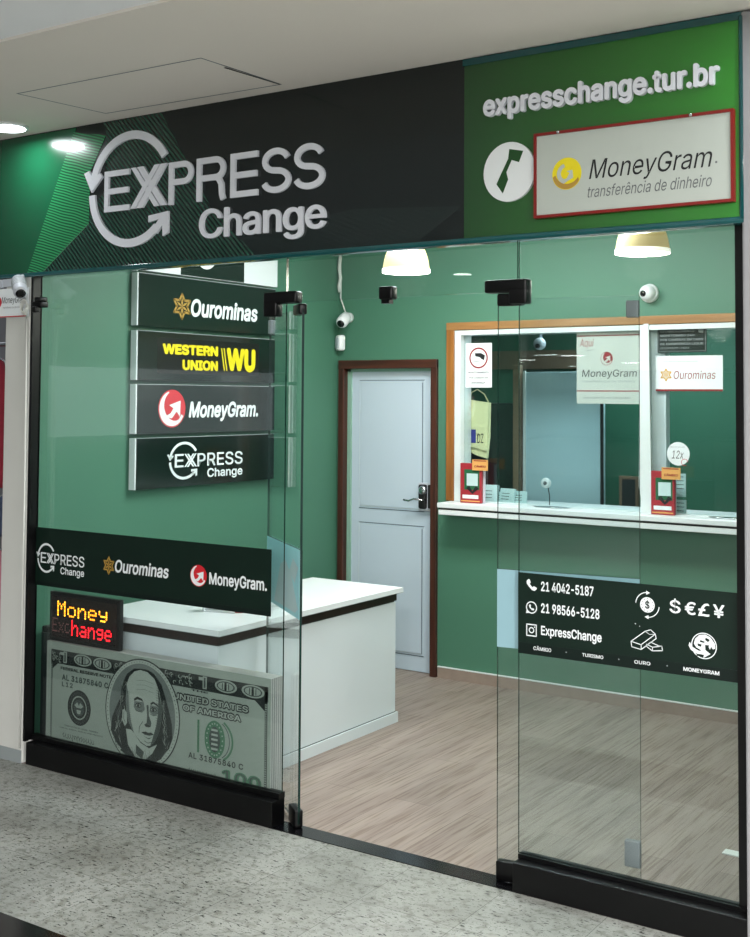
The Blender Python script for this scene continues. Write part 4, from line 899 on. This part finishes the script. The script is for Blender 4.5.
# ================================================================== ON AND BEHIND THE SERVICE WINDOW
PG = FRONT(2.699)
def sheet(name, label, cat, x0, x1, z0, z1, m, y=2.699):
    g = G(); g.box(x0, x1, y-.002, y, z0, z1, m); return g, FRONT(y-.002), name, label, cat
def done(s_): return tag(s_[0].build(s_[2]), s_[3], s_[4])
s_ = sheet('warning_notice', 'white notice with a red-ringed camera symbol at the left of the service window', 'notice', -3.71, -3.525, 1.82, 2.098, 'print_white'); g, P = s_[:2]
ring(g, P, -3.618, 2.005, .066, .066, .010, 0, 360, 'dark_red', 1)
poly(g, P, [(-3.645, 2.035), (-3.60, 2.035), (-3.572, 2.02), (-3.58, 1.99), (-3.60, 2.0), (-3.61, 2.01), (-3.64, 2.015)], 'ink', 1); line(g, P, [(-3.655, 1.985), (-3.61, 1.98)], .003, 'ink_grey', 1)
text(g, P, 'MONITORAMENTO', -3.69, -3.545, 1.908, 1.92, 'ink', 1, .01); text(g, P, 'POR C\u00c2MERAS DE', -3.685, -3.55, 1.876, 1.888, 'ink', 1, .01); text(g, P, 'SEGURAN\u00c7A', -3.67, -3.57, 1.842, 1.856, 'ink', 1, .01); done(s_)
s_ = sheet('window_poster', 'pale grey Aqui MoneyGram poster hanging in the middle of the service window', 'poster', -2.955, -2.557, 1.725, 2.172, 'sign_silver'); g, P = s_[:2]
for z_ in (2.122, 1.797): rect(g, P, -2.955, -2.557, z_, z_+.006, 'dark_red', 1)
text(g, P, 'Aqui', -2.935, -2.845, 2.05, 2.108, 'dark_red', 1, .0, .2); text(g, P, 'agente', -2.89, -2.84, 2.035, 2.045, 'ink_grey', 1)
mg_ball(g, P, -2.765, 1.99, .038, .04, 'dark_red', 'sign_silver', 1); text(g, P, 'MoneyGram', -2.92, -2.58, 1.872, 1.925, 'ink', 1, .0, .1); text(g, P, 'transfer\u00eancia de dinheiro', -2.92, -2.59, 1.85, 1.864, 'print_grey', 1); text(g, P, 'UM AGENTE AUTORIZADO', -2.91, -2.62, 1.755, 1.766, 'ink_grey', 1); done(s_)
s_ = sheet('window_poster', 'white Ourominas poster with a dark red lower edge at the right of the service window', 'poster', -2.466, -2.08, 1.80, 2.0, 'print_white', 2.697); g, P = s_[:2]
rect(g, P, -2.466, -2.08, 1.80, 1.811, 'dark_red', 1); star(g, P, -2.405, 1.892, .034, .034, 'orange_gold', 1); text(g, P, 'Ourominas', -2.36, -2.12, 1.868, 1.915, 'dark_red', 1, .0, .15); text(g, P, 'correspondente bancario', -2.42, -2.22, 1.962, 1.972, 'print_grey', 1); done(s_)
s_ = sheet('warning_notice', 'small dark green notice with white lines above the Ourominas poster', 'notice', -2.455, -2.17, 2.018, 2.162, 'band'); g, P = s_[:2]
line(g, P, [(-2.448, 2.026), (-2.177, 2.026), (-2.177, 2.154), (-2.448, 2.154)], .002, 'print_grey', 1, True)
for i, t in enumerate(('ESTABELECIMENTO', 'MONITORADO 24H', 'POR CAMERAS EM CASO', 'DE EMERGENCIA LIGUE', '(21)99179-7421')): text(g, P, t, -2.438, -2.24 if i < 2 else -2.19 if i < 4 else -2.27, 2.133-i*.024, 2.146-i*.024, 'print_grey', 1, .02)
poly(g, P, [(-2.22, 2.15), (-2.185, 2.152), (-2.19, 2.125), (-2.215, 2.13)], 'print_grey', 1); done(s_)
g = G(); P = FRONT(2.699); ell(g, P, -2.337, 1.447, .066, .066, 'print_white', 1); text(g, P, '12x', -2.375, -2.305, 1.42, 1.465, 'ink', 2, .0, .25); text(g, P, 'parcele em at\u00e9', -2.385, -2.30, 1.48, 1.49, 'print_grey', 2); ring(g, P, -2.30, 1.40, .02, .02, .003, 0, 300, 'red', 2); tag(g.build('round_sticker'), 'round white 12x sticker on the right pane of the service window', 'sticker')
def leaflet(x0, x1, label):
    o = thing('leaflet_holder', label, 'leaflet', ((x0+x1)/2, 2.60, 1.108), 'red leaflets standing in the service window')
    g = G(); g.rbox(x0, x1, 2.60, 2.625, 1.108, 1.352, 'red_card', .003); P = FRONT(2.60); w_ = x1-x0
    rect(g, P, x0+w_*.2, x1-w_*.08, 1.19, 1.315, 'green_print', 1); rect(g, P, x0+w_*.32, x1-w_*.15, 1.215, 1.29, 'paper_blue', 2)
    poly(g, P, [(x0+w_*.3, 1.20), (x0+w_*.45, 1.215), (x0+w_*.6, 1.18), (x0+w_*.75, 1.215), (x1-w_*.1, 1.20), (x0+w_*.6, 1.165)], 'ink', 3)
    rect(g, P, x0+w_*.05, x1-w_*.05, 1.117, 1.124, 'orange_card', 1); g.add([P(x0+w_*.12, 1.136, .002), P(x1-w_*.12, 1.136, .002), P(x1-w_*.12, 1.158, .002), P(x0+w_*.12, 1.158, .002)], [(0, 1, 2, 3)], 'print_white'); g.build('leaflet', o); return o
leaflet(-3.692, -3.545, 'red and green leaflet standing at the left corner of the service window')
leaflet(-2.461, -2.325, 'red and green leaflet standing by the white mullion of the service window')
for (x, z, lb) in ((-3.602, 1.311, 'small orange card above the left red leaflet'), (-2.395, 1.308, 'small orange card above the right red leaflet')):
    g = G(); g.box(x, x+.108, 2.590, 2.594, z, z+.066, 'orange_card'); P = FRONT(2.590); rect(g, P, x+.01, x+.098, z+.056, z+.062, 'dark_red', 1); text(g, P, 'C\u00c2MBIO', x+.015, x+.095, z+.018, z+.034, 'dark_red', 1, .03)
    g.box(x+.055, x+.07, 2.628, 2.634, 1.108, z+.03, 'plastic_grey'); g.box(x+.055, x+.07, 2.594, 2.634, z+.02, z+.03, 'plastic_grey') ; tag(g.build('price_card'), lb, 'card', 'orange cards in the service window')
for (x0, x1, z0, z1, lb) in ((-2.388, -2.30, 1.205, 1.335, 'upper white printed sheet beside the right leaflet'), (-2.385, -2.298, 1.112, 1.188, 'lower white printed sheet beside the right leaflet')):
    g = G(); g.box(x0, x1, 2.716, 2.718, z0, z1, 'paper_blue'); P = FRONT(2.716)
    for i in range(4): rect(g, P, x0+.01, x1-.012, z1-.02-i*.022, z1-.016-i*.022, 'bill_mid', 1)
    tag(g.build('printed_sheet'), lb, 'paper')
# hanging cloth bag
o = thing('cloth_bag', 'cream cloth bag with a blue square hanging behind the glass at the left', 'bag', (-3.69, 2.84, 1.75))
g = G(); P = FRONT(2.83); 
poly(g, P, [(-3.775, 1.745), (-3.68, 1.735), (-3.60, 1.725), (-3.605, 1.50), (-3.62, 1.375), (-3.69, 1.39), (-3.765, 1.42), (-3.775, 1.47)], 'cream', 0, depth=.02)
poly(g, P, [(-3.765, 1.75), (-3.60, 1.72), (-3.615, 1.42), (-3.755, 1.455)], 'cream', 0, h=.024, depth=.01); rect(g, FRONT(2.795), -3.745, -3.69, 1.47, 1.555, 'blue_print', 1); text(g, FRONT(2.795), 'DZ', -3.68, -3.635, 1.47, 1.53, 'ink', 1); g.build('fabric', o)
g = G(); g.tube([(-3.76, 2.83, 1.74), (-3.74, 2.83, 1.79), (-3.70, 2.83, 1.81), (-3.65, 2.83, 1.78), (-3.62, 2.83, 1.73)], .004, 'cream', 8); g.build('strap', o)
# papers, intercom, trays
for i, (x, z, w_, h_, ry) in enumerate(((-3.61, 1.115, .13, .12, .1), (-3.50, 1.115, .11, .10, -.1), (-3.42, 1.115, .09, .085, .1), (-3.57, 1.115, .10, .07, -.1))):
    g = G(); T = Matrix.Translation((x, 2.80+i*.03, 1.092)) @ Matrix.Rotation(ry*2, 4, 'Z') @ Matrix.Rotation(-.25, 4, 'X'); g.box(-w_/2, w_/2, 0, .02, 0, h_, 'paper_blue', T)
    for j in range(3): g.box(-w_*.35, w_*.2, -.001, 0, h_*.3+j*h_*.18, h_*.3+j*h_*.18+.004, 'bill_mid', T)
    tag(g.build('paper_bundle'), ('pale bundle of papers beside the left leaflet', 'pale bundle of papers, second from the left leaflet', 'rightmost pale bundle of papers behind the service glass', 'low pale paper bundle behind the others near the left leaflet')[i], 'paper', 'bundles of paper behind the service glass')
o = thing('intercom', 'round white intercom speaker on a thin stalk behind the service glass', 'intercom', (-3.19, 2.80, 1.09))
g = G(); T = Matrix.Translation((-3.195, 2.78, 1.24)) @ Matrix.Rotation(PI/2, 4, 'X'); g.lathe([(.030, -.01), (.032, .0), (.028, .012), (.014, .013)], 'plastic_white', T, 26); g.lathe([(.012, .0135), (.012, .015)], 'ink_grey', T, 20); g.build('speaker', o)
g = G(); g.tube([(-3.185, 2.79, 1.21), (-3.18, 2.80, 1.16), (-3.19, 2.82, 1.095)], .003, 'blackm', 8); g.build('stalk', o)
for (x, lb) in ((-3.08, 'oval metal coin tray on the white ledge in the middle of the service window'), (-2.02, 'oval metal coin tray on the white ledge at the right end')):
    g = G(); T = Matrix.Translation((x, 2.615, 1.1085)) @ Matrix.Diagonal((1.5, .55, 1, 1)); g.lathe([(.055, 0), (.075, .001), (.08, .006), (.075, .006), (.055, .002)], 'chrome', T, 28); tag(g.build('coin_tray'), lb, 'tray', 'metal coin trays')
# office furniture
o = thing('partition_panel', 'tall pale blue panel standing in the office behind the service window', 'panel', (-3.37, 3.42, 0))
g = G(); g.rbox(-3.648, -3.087, 3.40, 3.44, 0, 1.932, 'partition', .004); g.build('panel_sheet', o)
g = G(); g.box(-3.10, -3.083, 3.385, 3.40, .0, 1.932, 'blackm'); g.box(-3.655, -3.64, 3.385, 3.40, 0, 1.94, 'alu'); g.build('panel_edge', o)
g = G(); g.rbox(-4.30, -3.72, 3.55, 4.0, 0, 1.72, 'dark_cab', .006); g.box(-4.02, -4.01, 3.545, 3.55, .02, 1.70, 'ink_grey'); tag(g.build('tall_cabinet'), 'tall dark cabinet in the office left of the pale panel', 'cabinet')
g = G(); g.rbox(-3.72, -3.67, 3.36, 3.41, 0, 1.98, 'brown_post', .004); tag(g.build('wooden_post'), 'slim brown post between dark cabinet and pale panel', 'post')
g = G(); g.rbox(-4.04, -3.98, 3.2, 3.24, 0, 1.9, 'brown_post', .004); tag(g.build('wooden_post'), 'slim brown post beside the hanging cloth bag', 'post')
g = G(); g.box(-4.69, -3.5, 4.38, 4.419, 1.98, 2.12, 'brown_post'); tag(g.build('wall_shelf'), 'brown wooden rail high on the office wall', 'rail')
o = thing('picture_frame', 'small dark framed picture low behind the service window right of the pale panel', 'frame', (-2.9, 3.45, 1.09))
g = G(); g.box(-2.99, -2.86, 3.43, 3.45, 1.05, 1.26, 'brown_post'); g.box(-2.97, -2.88, 3.428, 3.43, 1.07, 1.24, 'dark_cab'); g.box(-2.99, -2.86, 3.45, 3.55, 0, 1.05, 'office_wall'); g.build('frame', o)
g = G(); g.box(-2.10+.0, -2.08, 4.40, 4.42, .3, 2.4, 'band'); g.build('trim_9', kind='structure')
o = thing('security_camera', 'small grey camera hanging from the office ceiling behind the service glass', 'camera', (-3.53, 3.4, 2.2), 'security cameras')
g = G(); g.tube([(-3.53, 3.4, 2.46), (-3.53, 3.4, 2.15)], .01, 'plastic_grey'); g.build('mount', o)
g = G(); g.ball((-3.53, 3.38, 2.12), .042, 'plastic_grey'); g.lathe([(.016, 0), (.016, .008)], 'lens', Matrix.Translation((-3.525, 3.345, 2.105)) @ Matrix.Rotation(PI/2+.3, 4, 'X'), 16); g.build('body', o)
g = G(); g.rbox(-1.49, -1.40, .78, .83, 0, .006, 'paper', .002, Matrix.Identity(4)); tag(g.build('floor_piece'), 'small flat white piece on the shop floor at the right', 'paper')  # thin white slab on the floor
